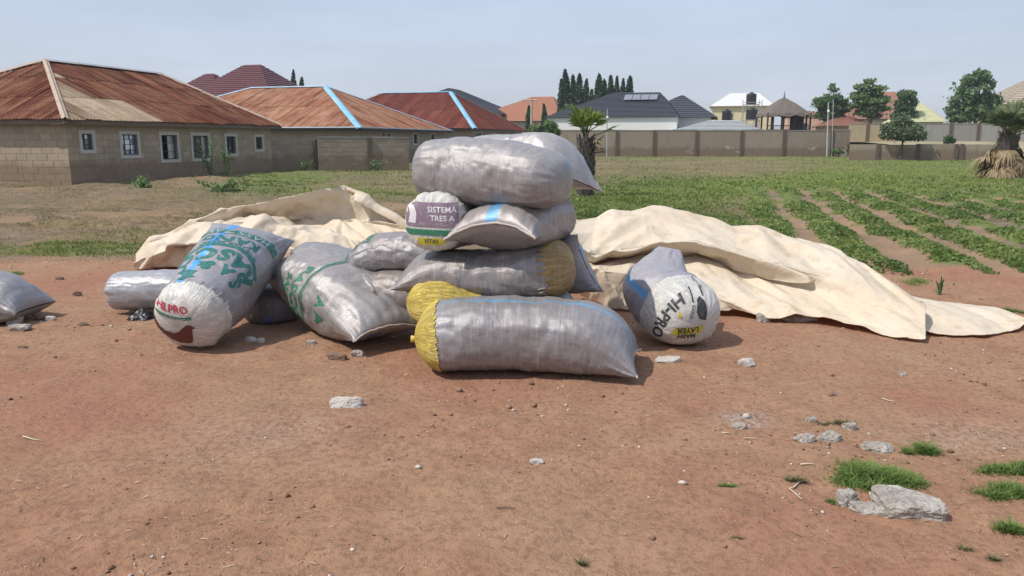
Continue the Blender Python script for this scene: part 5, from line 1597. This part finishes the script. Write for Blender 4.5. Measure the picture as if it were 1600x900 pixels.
def tree(name, label, base, height, clumps, n, leaf, mat, bark=None, trunk_r=.15, limbs=7, seed=0, group=None, cat='tree', fork=.35, up=.4, aspect=.55):
    r = np.random.default_rng(seed); rr = random.Random(seed)
    base = np.array(base, float); t_ = empty(name, base, label, cat, group)
    cl = [(base[0] + a, base[1] + b, base[2] + c, d, e) for a, b, c, d, e in clumps]
    P = crown_points(cl, n, r)
    V, Q = leaf_quads(P, leaf * r.uniform(.6, 1.5, len(P)), r, up, aspect)
    m = MB()
    top = base + np.array([rr.uniform(-.1, .1), 0, height * .8])
    fk = base + np.array([rr.uniform(-.08, .08), 0, height * fork])
    m.tube([base - (0, 0, .2), base + (0, 0, .25), (base + fk) / 2 + np.array([rr.uniform(-.1, .1) * trunk_r * 4, 0, 0]), fk, (fk + top) / 2, top], [trunk_r * 1.35, trunk_r, trunk_r * .9, trunk_r * .75, trunk_r * .45, trunk_r * .12], 8)
    for k in range(limbs):
        c = cl[k % len(cl)]; q = np.array(c[:3]) + np.array([rr.uniform(-.4, .4), rr.uniform(-.4, .4), rr.uniform(-.1, .3)]) * c[3]
        s_ = fk + (top - fk) * rr.uniform(0, .6); md = (s_ + q) / 2 + np.array([0, 0, -.12 * height * .3])
        m.tube([s_, md, q], [trunk_r * .42, trunk_r * .26, trunk_r * .08], 5)
    m.build('trunk', bark or M_bark, t_, True)
    o = part('crown', V, Q, mat, t_)
    tint_attr(o.data, np.clip(r.uniform(0, 1, len(Q)) * .7 + .3 * (P[:, 2] - P[:, 2].min()) / (np.ptp(P[:, 2]) + .1), 0, 1), 4)
    return t_

def base_at(px, D): p = at(px, 218, D); return np.array([p[0], D, 0.0])

def clump_px(base, D, items):
    """clumps given as pixel centre + pixel radii of the photograph at depth D"""
    sc = D * 1.0 / FPX; out = []
    for px, py, rx, rz in items:
        p = at(px, py, D); out.append((p[0] - base[0], rnd.uniform(-.4, .4) * rx * sc, p[2], rx * sc, rz * sc))
    return out

def px_tree(name, label, px, D, items, n, leaf, mat, **kw):
    b = base_at(px, D); c = clump_px(b, D, items)
    return tree(name, label, b, max(q[2] + q[4] for q in c), c, n, leaf, mat, **kw)

# cypresses behind the white bungalow
G_ = 'cypresses behind the white bungalow'
cy = [(875, 123, 4.5, 'short leftmost'), (882, 109, 6, 'tallest'), (895, 117, 5, 'third from the left'), (905, 115, 5.5, 'fourth from the left'), (915, 124, 5, 'thin fifth from the left'), (922, 140, 5, 'stunted shortest'),
      (933, 116, 6, 'stout, first of the right-hand six'), (942, 124, 5, 'thin, second of the right-hand six'), (953, 118, 5.5, 'third of the right-hand six'), (963, 119, 4.5, 'fourth of the right-hand six'), (972, 123, 4.5, 'fifth of the right-hand six'), (981, 119, 6, 'rightmost')]
def cypress(px, ytop, rx, label, D, seed, group=G_, ybot=205):
    b = base_at(px, D); r = np.random.default_rng(seed); zt = at(px, ytop, D)[2]; R = rx * D / FPX * 1.12
    t_ = empty('cypress_tree', b, label, 'tree', group)
    n = 2600
    z = r.uniform(.06, 1, n) ** .9; a = r.uniform(0, 6.283, n)
    prof = np.where(z > .75, ((1 - z) / .25) ** .6, .8 + .2 * np.sin(z * 3.14)) * (1 + .28 * fbm3(np.cos(a) * 1.5, np.sin(a) * 1.5, z * 9, seed, 2))
    rad = R * prof * r.uniform(.55, 1.08, n)
    P = np.stack([b[0] + rad * np.cos(a) + .12 * np.sin(z * 5 + seed), b[1] + rad * np.sin(a), z * zt], 1)
    V, Q = leaf_quads(P, R * .7 * r.uniform(.6, 1.4, n), r, 1.0, .45)
    m = MB(); m.tube([b - (0, 0, .2), b + (0, 0, zt * .5), b + (0, 0, zt * .9)], [.16, .1, .03], 6); m.build('trunk', M_barkd, t_)
    o = part('crown', V, Q, M_cyp, t_); tint_attr(o.data, r.uniform(0, 1, n), 4)
for k, (px, yt, rx, w) in enumerate(cy): cypress(px, yt, rx, w + ' cypress of the dark row above the charcoal roof', 104 + (k * 7) % 5, 500 + k)
for k, (px, yt, rx, w) in enumerate(((434, 112, 4.5, 'small cypress beside the plum roof'), (465, 109, 4.2, 'slim cypress left of the pair above the orange roof'), (476, 121, 4.5, 'shorter cypress right of the pair above the orange roof'), (592, 147, 4, 'tiny cypress tip above the ridge end of the maroon roof'))):
    cypress(px, yt, rx, w, 92, 540 + k, 'cypresses behind the left houses')
for k, (px, yt, rx, w) in enumerate(((825, 165, 4, 'small dark cypress left of the pale pole'), (849, 162, 4, 'small dark cypress right of the pale pole'))):
    cypress(px, yt, rx, w, 96, 550 + k, 'cypresses before the terracotta roof')
px_tree('bushy_tree', 'dark bushy tree at the foot of the left cypresses', 885, 100, [(878, 185, 12, 12), (892, 178, 12, 14), (865, 192, 8, 8), (902, 190, 10, 10)], 2200, .42, M_leafdark, seed=21, trunk_r=.15)
px_tree('shrub', 'bright green shrub showing above the top sacks', 848, 46, [(840, 203, 14, 10), (857, 199, 13, 10), (866, 207, 10, 8), (833, 209, 9, 7)], 2600, .17, M_leafmid, seed=22, trunk_r=.06, cat='shrub')
px_tree('leafy_tree', 'dark tree with a small topknot, leftmost of the right-hand trees', 1296, 93, [(1302, 138, 9, 7), (1298, 156, 18, 10), (1283, 162, 15, 8), (1312, 160, 12, 9), (1297, 170, 18, 9), (1321, 168, 9, 8), (1275, 158, 8, 5), (1290, 180, 17, 8), (1312, 180, 12, 8)], 4200, .38, M_leafdark, seed=23, trunk_r=.18)
px_tree('leafy_tree', 'tiered spreading tree, second of the right-hand trees', 1358, 90, [(1361, 128, 9, 5), (1348, 136, 13, 4.5), (1372, 138, 13, 4.5), (1358, 146, 24, 5), (1341, 152, 15, 4), (1380, 153, 13, 4.5), (1360, 160, 26, 5), (1336, 166, 12, 3.5), (1365, 170, 22, 5), (1350, 176, 16, 6), (1366, 180, 12, 6)], 5600, .36, M_leafmid, seed=24, trunk_r=.17)
px_tree('leafy_tree', 'small narrow tree, third of the right-hand trees', 1413, 94, [(1415, 148, 14, 7), (1404, 158, 7, 10), (1422, 160, 12, 8), (1412, 170, 13, 8), (1404, 181, 12, 8), (1422, 178, 9, 8)], 2600, .36, M_leafdark, seed=25, trunk_r=.14)
px_tree('leafy_tree', 'big round dark tree before the beige roofed house, right', 1521, 84, [(1527, 120, 15, 10), (1512, 126, 12, 9), (1542, 132, 14, 10), (1520, 142, 26, 13), (1498, 156, 18, 12), (1540, 158, 24, 14), (1515, 172, 26, 13), (1488, 172, 11, 9), (1552, 176, 16, 10), (1489, 130, 3.5, 2.5), (1500, 184, 22, 8), (1540, 184, 24, 9)], 9000, .36, M_leafdark, seed=26, trunk_r=.25)
px_tree('round_bush', 'round grey-green bush growing at the low wall', 1410, 61.2, [(1408, 190, 15, 10), (1395, 200, 16, 9), (1426, 200, 16, 10), (1410, 208, 24, 12), (1388, 212, 12, 7), (1436, 212, 11, 8)], 4200, .23, M_leafgrey, seed=27, trunk_r=.1, cat='bush')
px_tree('shrub', 'small dark shrub before the pale grey wall', 1484, 63, [(1482, 216, 7, 5), (1488, 220, 6, 4), (1478, 221, 5, 4)], 700, .18, M_leafdark, seed=28, trunk_r=.04, cat='shrub')
px_tree('shrub', 'low green shrub at the foot of the long wall, right end', 1312, 73, [(1310, 236, 10, 4), (1318, 238, 7, 3.5)], 700, .22, M_leafmid, seed=29, trunk_r=.03, cat='shrub')

# ------------------------------------------------------------------ palms
M_palm = leaf_mat('palm_leaflets', (0.075, 0.120, 0.025), (0.260, 0.330, 0.080), .4)
M_palmd = leaf_mat('dusty_palm_leaflets', (0.076, 0.111, 0.051), (0.204, 0.246, 0.119), .3)
M_deadp = leaf_mat('dead_palm_leaflets', (0.130, 0.090, 0.045), (0.36, 0.27, 0.155), .2)
M_ptrunk = plain('charred_palm_trunk', (0.050, 0.042, 0.036), .95, .45, 9, .5)

def fan_leaf(m, root, d, length, r_, blade=.55, n=15, droop=.25):
    """petiole and a fan of pointed segments; returns nothing, adds to m (blades) and stem to m.stem"""
    d = unit(d); side = unit(np.cross(d, UPV) + 1e-6); nrm = np.cross(side, d)
    hub = root + d * length * (1 - blade) - UPV * droop * .1 * length
    m.stem.tube([root, (root + hub) / 2 + UPV * .03, hub], [.022, .016, .012], 5)
    for k in range(n):
        a = (k / (n - 1) - .5) * 2.5 + r_.uniform(-.06, .06)
        e = d * math.cos(a) + side * math.sin(a); l_ = length * blade * (1 - .22 * abs(a) / 1.25) * r_.uniform(.85, 1.1)
        s2 = unit(np.cross(e, nrm)); w = l_ * .075
        mid = hub + e * l_ * .55 + nrm * .05 * l_; tip = hub + e * l_ - UPV * droop * l_ * r_.uniform(.2, .8)
        m.add([hub, mid + s2 * w, tip, mid - s2 * w], [(0, 1, 2, 3)])

def palm(label, px, D, h_trunk, r_tr, n_leaf, n_dead, L, seed, mat, spread=1.0, skirt=False):
    r_ = random.Random(seed); b = gnd(px, 10000) if False else np.array([at(px, 218, D)[0], D, ghs(at(px, 218, D)[0], D)])
    t_ = empty('palm', b, label, 'palm tree')
    m = MB(); m.tube([b + (0, 0, -.1), b + (0, 0, .15), b + (.02, 0, h_trunk * .5), b + (0, 0, h_trunk)], [r_tr * 1.15, r_tr * 1.05, r_tr, r_tr * .9], 14)
    m.build('trunk', M_ptrunk, t_)
    bt = MB()
    for k in range(130):
        z = h_trunk * (k / 130); a = k * 2.4; d = np.array([math.cos(a), math.sin(a), 0]); s_ = np.array([-d[1], d[0], 0])
        p = b + d * r_tr * .9 + UPV * z; w = r_tr * r_.uniform(.2, .3); l_ = r_tr * r_.uniform(.6, 1.1)
        q = p + d * r_tr * r_.uniform(.25, .5) + UPV * l_
        bt.add([p - s_ * w, p + s_ * w, q + s_ * w * .5, q - s_ * w * .5, p - UPV * w * .6 + d * .03], [(0, 1, 2, 3), (0, 4, 1), (4, 3, 2), (0, 3, 4), (1, 4, 2)])
    o = bt.build('leaf_bases', plain('palm_leaf_bases', (.105, .092, .080), .95, .5, 12, .3), t_)
    top = b + UPV * h_trunk
    for k in range(n_leaf):
        m = MB(); m.stem = MB(); a = k * 2.39996; el = (.25 + 1.15 * ((k * .618) % 1)) 
        d = np.array([math.cos(a) * math.cos(el) * spread, math.sin(a) * math.cos(el) * spread, math.sin(el)])
        fan_leaf(m, top + UPV * r_.uniform(-.1, .15), d, L * r_.uniform(.8, 1.1), r_, .55, 15, .2)
        f = m.build('frond', mat, t_); tint_attr(f.data, np.random.default_rng(k).uniform(0, 1, len(f.data.vertices) // 4), 4)
        m.stem.build('stalk', M_palm if mat is M_palm else M_deadp, f)
    for k in range(n_dead):
        m = MB(); m.stem = MB(); a = k * 2.39996 + .3; el = r_.uniform(-1.3, -.45) if skirt else r_.uniform(-.5, .1)
        if not skirt: a = r_.uniform(-.9, .5)
        d = np.array([math.cos(a) * math.cos(el), math.sin(a) * math.cos(el), math.sin(el)])
        rt = top - UPV * r_.uniform(0, h_trunk * (.6 if skirt else .25)) + np.array([math.cos(a), math.sin(a), 0]) * r_tr * .8
        fan_leaf(m, rt, d, L * r_.uniform(.6, .95) * (1 if skirt else .55), r_, .6, 13, .5)
        f = m.build('dead_frond', M_deadp, t_); tint_attr(f.data, np.random.default_rng(k).uniform(0, 1, len(f.data.vertices) // 4), 4)
        m.stem.build('stalk', M_deadp, f)
    return t_, top
t_, top = palm('young fan palm with a rough dark trunk standing behind the heap', 916, 22.2, 1.62, .225, 13, 4, 1.08, 61, M_palm, .5)
m = MB(); m.stem = MB(); r_ = random.Random(2)
for k, (dx, dz) in enumerate(((.42, .25), (.5, .42), (.55, .05), (-.32, -.05))):
    m.stem.tube([top + (0, 0, -.25 - .1 * k), top + (dx * .5, -.1, -.2 - .1 * k + dz * .4), top + (dx, -.12, -.22 - .1 * k + dz)], [.03, .02, .012], 5)
m.stem.build('bare_stalk', plain('grey_palm_stalk', (.12, .105, .075), .9, .3, 9, .2), t_)
t_, top = palm('bushy palm with a skirt of dead brown fronds at the right edge of the field', 1576, 33, 1.75, .33, 34, 64, 1.55, 62, M_palmd, 1.0, True)

# ------------------------------------------------------------------ weeds, tufts, stones
def tuft(label, x, y, rx, ry, hgt, n, seed, mat=None, cat='grass tuft', name='grass_tuft', group='grass tufts in the yard', lean=1.9):
    r = np.random.default_rng(seed); nc_ = max(3, int(n / 130))
    ca, cq = r.uniform(0, 6.283, nc_), np.sqrt(r.uniform(0, 1, nc_)); cs = r.uniform(.12, .34, nc_); chh = r.uniform(.45, 1.3, nc_)
    w_ = cs ** 1.5; k = r.choice(nc_, n, p=w_ / w_.sum())
    ux = cq[k] * np.cos(ca[k]) + cs[k] * r.normal(size=n); uy = cq[k] * np.sin(ca[k]) + cs[k] * r.normal(size=n)
    px_, py_ = x + rx * .82 * ux, y + ry * .82 * uy
    q = np.hypot(ux, uy); clump = np.clip(chh[k] - .35 * np.hypot(ux - cq[k] * np.cos(ca[k]), uy - cq[k] * np.sin(ca[k])) / cs[k] * .5, .1, 1.3)
    P = np.stack([px_, py_, gh(px_, py_) - .004], 1)
    H = .6 * hgt * r.uniform(.25, 1.3, len(P)) * (1.0 - .35 * np.minimum(q, 1.4)) * (.25 + .75 * clump)
    V, Q, T = blades(P, H, r.uniform(.003, .0065, len(P)), lean, seed + 1)
    L = np.array([x, y, ghs(x, y)])
    me = mesh_mixed(name, V - L, Q, T); tint_attr(me, r.uniform(0, 1, len(P)), 5); me.materials.append(mat or M_tuft)
    return tag(link(name, me, None, tuple(L)), label, cat, group)
M_tuft = leaf_mat('tuft_blades', (0.069, 0.138, 0.027), (0.250, 0.350, 0.094), .45)
M_tuftdry = leaf_mat('tuft_blades_dry', (0.090, 0.085, 0.035), (0.230, 0.200, 0.095), .3)
def tpx(label, px, py, wpx, hpx, hgt, n, seed, mat=None, lean=1.9):
    p = gnd(px, py); sc = p[1] / FPX
    return tuft(label, p[0], p[1], wpx * sc, hpx * sc * p[1] / CAM_H, hgt, n, seed, mat, lean=lean)
tpx('wide green grass tuft behind the biggest concrete chunk', 1372, 748, 74, 24, .105, 3600, 701)
tpx('small rounded grass tuft right of the long grey stone', 1437, 703, 34, 9, .10, 900, 702)
tpx('sparse grass patch in front of the wide green tuft, round the small chunk', 1312, 783, 18, 10, .07, 260, 703)
tpx('flat grass patch at the right edge, upper of three', 1585, 733, 56, 10, .07, 1500, 704)
tpx('flat grass patch at the right edge, middle of three', 1572, 768, 62, 17, .07, 2200, 705)
tpx('dark grass patch at the right edge, lowest of three', 1592, 832, 32, 11, .08, 700, 706)
tpx('small flat green tuft alone in the bare earth', 1143, 760, 28, 4, .035, 380, 707)
tpx('sparse dry tuft beside the forked twig', 1243, 750, 26, 5, .045, 260, 708, M_tuftdry)
tpx('thin dry grass streak in the lower right earth', 1515, 862, 22, 5, .04, 200, 709, M_tuftdry)
tpx('thin dry grass streak near the lower right corner', 1552, 882, 16, 5, .04, 170, 710, M_tuftdry)
tpx('brownish dry tuft below the purple shaded earth, centre right', 1155, 842, 16, 4, .035, 150, 711, M_tuftdry)
tpx('tiny dry tuft at the bottom of the yard', 910, 884, 9, 4, .05, 90, 712, M_tuftdry)
tpx('little green tuft behind the lone sack at the left edge', 25, 427, 22, 3.5, .09, 300, 713)
tpx('thin yellowish grass among the rubble on the right', 1310, 664, 40, 6, .04, 380, 714, M_tuftdry)
tpx('low weeds sprouting beside the trailing tarpaulin flap', 1575, 489, 40, 5, .10, 500, 715)
tpx('low weeds between the long tarpaulin and the crop rows', 1412, 438, 26, 8, .16, 420, 716)

def weed(label, px, py, h, seed, n=70, mat=None, name='weed', leaf=.11, group='weeds in front of the left house', sp=.3):
    p = gnd(px, py); r = np.random.default_rng(seed); p[2] = ghs(p[0], p[1])
    t_ = empty(name, p, label, 'weed', group); m = MB(); C = []
    for k in range(5):
        q = p + np.array([r.uniform(-sp, sp), r.uniform(-sp, sp), h * r.uniform(.6, 1)])
        m.tube([p, (p + q) / 2 + np.array([0, 0, .1 * h]), q], [.014, .010, .005], 4)
        for j in range(n // 5): f = r.uniform(.2, 1.05); C.append(p + (q - p) * f + r.normal(0, .07, 3))
    m.build('stem', M_leafmid, t_)
    V, Q = leaf_quads(np.array(C), leaf * r.uniform(.6, 1.4, len(C)), r, .6, .6)
    o = part('leaves', V, Q, mat or M_leafmid, t_); tint_attr(o.data, r.uniform(0, 1, len(Q)), 4)
weed('tall leafy weed against the house wall, under the fourth window', 331, 280, 1.75, 801, 200, sp=.4)
weed('tall thin weed against the house wall, under the fifth window', 355, 279, 1.55, 802, 150, sp=.2)
weed('low dark weed clump before the house corner', 228, 297, .45, 803, 160, leaf=.14, sp=.55)
weed('low green weeds near the left tarpaulin, upper', 345, 304, .32, 804, 180, leaf=.12, sp=.7)
weed('low green weeds left of the short crumbling wall', 380, 302, .26, 805, 150, leaf=.10, sp=.8)
weed('weed at the foot of the yard wall beside the pier', 590, 269, .7, 806, 150, sp=.5)
weed('weed at the foot of the crumbling wall', 470, 270, .6, 807, 150, sp=.5)
weed('thin upright weed stalk between the flap and the crop rows', 1468, 462, .22, 808, 20, leaf=.035, sp=.04, group=None)

def rock_mesh(sx, sy, sz, seed, sub=4, rough_=.16, flat=.55, box=4.0, cuts=9):
    bm = bmesh.new(); bmesh.ops.create_icosphere(bm, subdivisions=sub, radius=1)
    V = np.array([v.co[:] for v in bm.verts])
    r = np.random.default_rng(seed)
    V = V / (np.abs(V) ** box).sum(1)[:, None] ** (1 / box)
    for k in range(cuts):                                          # knocked-off faces
        d = r.normal(size=3); d[2] *= .6; d /= np.linalg.norm(d); c = r.uniform(.72, 1.02)
        ex_ = np.maximum(V @ d - c, 0); V = V - ex_[:, None] * d
    n = fbm3(V[:, 0] * 2.4 + seed, V[:, 1] * 2.4, V[:, 2] * 2.4, seed, 3) * .7 + .5 * fbm3(V[:, 0] * 9 + seed, V[:, 1] * 9, V[:, 2] * 9, seed, 2) * .5
    V = V * (1 + rough_ * n)[:, None]
    V[:, 2] = np.where(V[:, 2] < -flat, -flat + (V[:, 2] + flat) * .2, V[:, 2])
    V = V * np.array([sx, sy, sz])
    F_ = [[v.index for v in f.verts] for f in bm.faces]; bm.free()
    return V, F_
M_conc = NT('broken_concrete'); co_ = M_conc.coord()
a_ = M_conc.noise(co_, 9, 6, .7); b2 = M_conc.noise(co_, 60, 4, .7); v2 = M_conc.new('TexVoronoi', Vector=co_, Scale=42.0).outputs[0]
cc_ = M_conc.mix(M_conc.ramp(a_, [(.35, 0.), (.65, 1.)]), (.235, .200, .165), (.50, .465, .415)); cc_ = M_conc.mix(M_conc.ramp(b2, [(.36, .6), (.5, 0.)]), cc_, (.13, .10, .08))
M_conc.color(cc_); M_conc.rough(.95); M_conc.bump(M_conc.math('ADD', M_conc.math('MULTIPLY', b2, .6), M_conc.math('MULTIPLY', v2, .5)), .8, .02); M_conc = M_conc.m
M_clod = plain('earth_clod', (0.185, 0.115, 0.080), .95, .3, 12, .5)
M_pale = plain('pale_stone', (0.45, 0.41, 0.365), .9, .25, 14, .4)
def rock(label, px, py, wpx, hpx, seed, mat=None, name='concrete_chunk', cat='rubble', dpt=1.0, yaw=0.0, group='rubble lying about the yard', rg=.16, box=4.0, cuts=9):
    p = gnd(px, py); sc = p[1] / FPX * 1.0; sx = wpx / 2 * sc; sz = hpx / 2 * sc * 1.15; sy = max(sx * .55, sz) * dpt
    V, F_ = rock_mesh(sx, sy, sz, seed, 4 if wpx > 30 else 3, rg, .55, box, cuts); c, s_ = math.cos(yaw), math.sin(yaw)
    V = np.stack([V[:, 0] * c - V[:, 1] * s_, V[:, 0] * s_ + V[:, 1] * c, V[:, 2]], 1)
    y = p[1] + sy * .6; z = ghs(p[0], y)
    return tag(part(name, V + np.array([p[0], y, z + sz * .30]), F_, mat or M_conc, None, False, (p[0], y, z)), label, cat, group)
rock('biggest pale concrete chunk in the lower right corner', 1430, 806, 102, 31, 71, dpt=1.5, yaw=-.12, rg=.10, box=9.0, cuts=2)
rock('flat oblong concrete chunk touching the biggest one', 1360, 804, 56, 18, 32, yaw=-.2, box=7, cuts=3)
rock('rounded concrete chunk beside the wide green grass tuft', 1326, 789, 38, 30, 33)
rock('long grey stone left of the small rounded tuft', 1375, 702, 50, 16, 34, yaw=-.25)
rock('lumpy stone, left of the touching pair', 1257, 693, 36, 16, 35)
rock('lumpy stone, right of the touching pair', 1297, 690, 38, 19, 36)
rock('small round stone above the touching pair', 1268, 662, 19, 10, 37)
rock('pale crumbled lump right of the touching pair', 1330, 672, 26, 14, 38)
rock('pale stone at the edge of the crushed grey patch', 1155, 671, 28, 12, 39)
rock('pale blocky stone between the white ended sack and the flap', 1169, 574, 28, 15, 40, M_pale)
rock('thin pale stone slab below the white ended sack', 1047, 567, 46, 10, 41, M_pale, yaw=.1)
rock('flat pale stone alone left of centre in the yard', 540, 640, 52, 24, 42, M_pale, yaw=.25)
rock('small white chip in the middle of the yard', 838, 726, 26, 9, 43, M_pale, rg=.3)
rock('pale stone propping the lone sack, upper', 22, 509, 26, 16, 44)
rock('pale stone under the lone sack, lower', 28, 519, 34, 13, 45)
rock('small pale stone right of the lone sack', 77, 503, 17, 9, 46, M_pale)
rock('pale stone beneath the mouth of the fat silver sack', 487, 540, 20, 10, 47)
rock('brown lump of mortar below the fat silver sack', 525, 563, 32, 13, 48, M_clod)
rock('greyish lump right of the brown mortar lump', 560, 558, 24, 12, 49)
rock('small stone between the two leaning sacks, left', 392, 534, 20, 9, 50, M_pale)
rock('small stone between the two leaning sacks, right', 407, 536, 14, 9, 51, M_pale)
rock('grey block half under the long tarpaulin', 1193, 505, 26, 18, 52, yaw=.2)
rock('flat pale block half under the long tarpaulin, further right', 1252, 505, 50, 14, 53)
rock('brown clod beside the thin dark lump, left yard', 119, 463, 13, 9, 54, M_clod)
rock('dark clod nearest the lone sack shadow', 128, 509, 20, 8, 55, M_clod)
rock('brown clod above the others on the left yard', 92, 437, 14, 6, 56, M_clod)
rock('brown clod low on the left of the yard', 35, 545, 15, 6, 57, M_clod)
rock('brown stone in the right of the yard', 1301, 619, 15, 8, 58, M_clod)
rock('small stone beside the end of the long tarpaulin', 1411, 587, 12, 8, 59)
# crumpled black plastic between the silver sack and the lettered one
def rag(label, px, py, w, d, hgt, seed, mat, name='plastic_bag', cat='plastic bag'):
    p = gnd(px, py); r = np.random.default_rng(seed); n = 26
    gx_, gy_ = np.meshgrid(np.linspace(-1, 1, n), np.linspace(-1, 1, n)); q = np.hypot(gx_, gy_)
    k = np.maximum(q, 1); x = p[0] + gx_ / k * w * (1 + .25 * facet(gx_ * 2, gy_ * 2, seed)); y = p[1] + gy_ / k * d * (1 + .25 * facet(gx_ * 2 + 5, gy_ * 2, seed))
    z = gh(x, y) + .006 + hgt * np.maximum(0, 1 - np.minimum(q, 1)) ** .5 * (.55 + .6 * np.abs(facet(gx_ * 2.6, gy_ * 2.6, seed + 1)))
    idx = np.arange(n * n).reshape(n, n); Fq = np.stack([idx[:-1, :-1], idx[:-1, 1:], idx[1:, 1:], idx[1:, :-1]], -1).reshape(-1, 4)
    o = part(name, np.stack([x, y, z], -1).reshape(-1, 3), Fq, mat, None, False, (p[0], p[1], ghs(p[0], p[1])))
    return tag(o, label, cat)
rag('crumpled black plastic bag beside the white sack end', 222, 498, .11, .09, .09, 901, M_black)

# straws and twigs
M_straw2 = plain('pale_straw', (.58, .50, .38), .8, .2, 30, .1)
def twig(label, pts, r0, mat, group='twigs and straws on the bare earth'):
    P = [gnd(a, b) for a, b in pts]
    P = [np.array([p[0], p[1], ghs(p[0], p[1]) + r0 * 1.2 + .003]) for p in P]
    m = MB(); m.tube(P, [r0 * (1 - .5 * k / (len(P) - 1)) for k in range(len(P))], 5)
    return tag(m.build('twig', mat, None, True, P[0]), label, 'twig', group)
twig('pale bent straw at the left of the yard', [(36, 681), (50, 684), (68, 687)], .004, M_straw2)
t2 = twig('forked pale twig beside the sparse dry tuft', [(1250, 752), (1240, 763), (1233, 764), (1252, 781)], .0045, M_straw2)
twig('short pale straw above the dry tuft', [(1251, 727), (1262, 726), (1271, 728)], .005, M_straw2)
twig('thin straw left of the touching stones', [(1163, 687), (1176, 687), (1190, 688)], .003, M_straw2)
twig('thin pale straw below the crushed grey patch', [(1128, 680), (1136, 680), (1142, 680)], .004, M_straw2)
twig('dark twig low in the middle of the yard', [(775, 801), (790, 800), (806, 800)], .003, M_clod)
twig('thin straw right of the small white chip, far right', [(1378, 623), (1388, 626), (1397, 629)], .004, M_straw2)
# a loose cord from the white sack end
twig('loose pale cord trailing left from the white sack end', [(238, 507), (215, 509), (190, 513), (165, 519), (150, 521)], .0028, M_straw2)

def litter():
    """dry straw, bits of stalk and chaff scattered over the yard: uncountable, one object"""
    x, y, r = scatter(1100, 2.5, 12, 171, .78)
    k = (y < yard_edge(x) + .5) & (r.uniform(0, 1, len(x)) < np.clip(.35 + 1.0 * fbm2(x * .9, y * 1.3, 98, 3), .04, 1)); x, y = x[k], y[k]; n = len(x)
    a = r.uniform(0, 6.283, n); l_ = r.uniform(.006, .026, n) * np.clip(y / 5, .8, 1.8); w = r.uniform(.0012, .0028, n) * np.clip(y / 4, 1, 2.2)
    d = np.stack([np.cos(a), np.sin(a), r.uniform(-.1, .25, n)], 1) * l_[:, None]; s_ = np.stack([-np.sin(a), np.cos(a), np.zeros(n)], 1) * w[:, None]
    P = np.stack([x, y, gh(x, y) + .006], 1); u = np.array([0, 0, 1.0]) * w[:, None]
    V = np.stack([P - d - s_, P - d + s_, P + d + s_, P + d - s_, P + u * 1.5], 1).reshape(-1, 3)
    b = np.arange(n)[:, None] * 5; T = np.concatenate([b + np.array(q) for q in ((0, 1, 4), (1, 2, 4), (2, 3, 4), (3, 0, 4))], 0)
    me = raw_mesh('straw_litter', V, T); tint_attr(me, r.uniform(0, 1, n), 5)
    t = NT('straw_bits'); t.color(t.ramp(t.attr('tint')[2], [(0., (.10, .062, .040)), (.45, (.30, .21, .13)), (1., (.50, .40, .29))])); t.rough(.9)
    me.materials.append(t.m); o = link('straw_litter', me); o['kind'] = 'stuff'
litter()

# ================================================================== AIR
hb = MB(); hb.obox((-420, -30, -1.6), (840, 0, 0), (0, 380, 0), (0, 0, 16.5))
hz = hb.build('haze', None, None, False, (0, 0, -1.6))
hz['kind'] = 'stuff'
hm_ = bpy.data.materials.new('thin_haze'); hm_.use_nodes = True
hn = hm_.node_tree.nodes; hn.remove(hn['Principled BSDF'])
pv = hn.new('ShaderNodeVolumePrincipled'); pv.inputs['Density'].default_value = 0.0005; pv.inputs['Color'].default_value = (0.86, 0.92, 1.0, 1); pv.inputs['Anisotropy'].default_value = 0.2
hm_.node_tree.links.new(pv.outputs[0], hn['Material Output'].inputs['Volume'])
hz.data.materials.append(hm_)
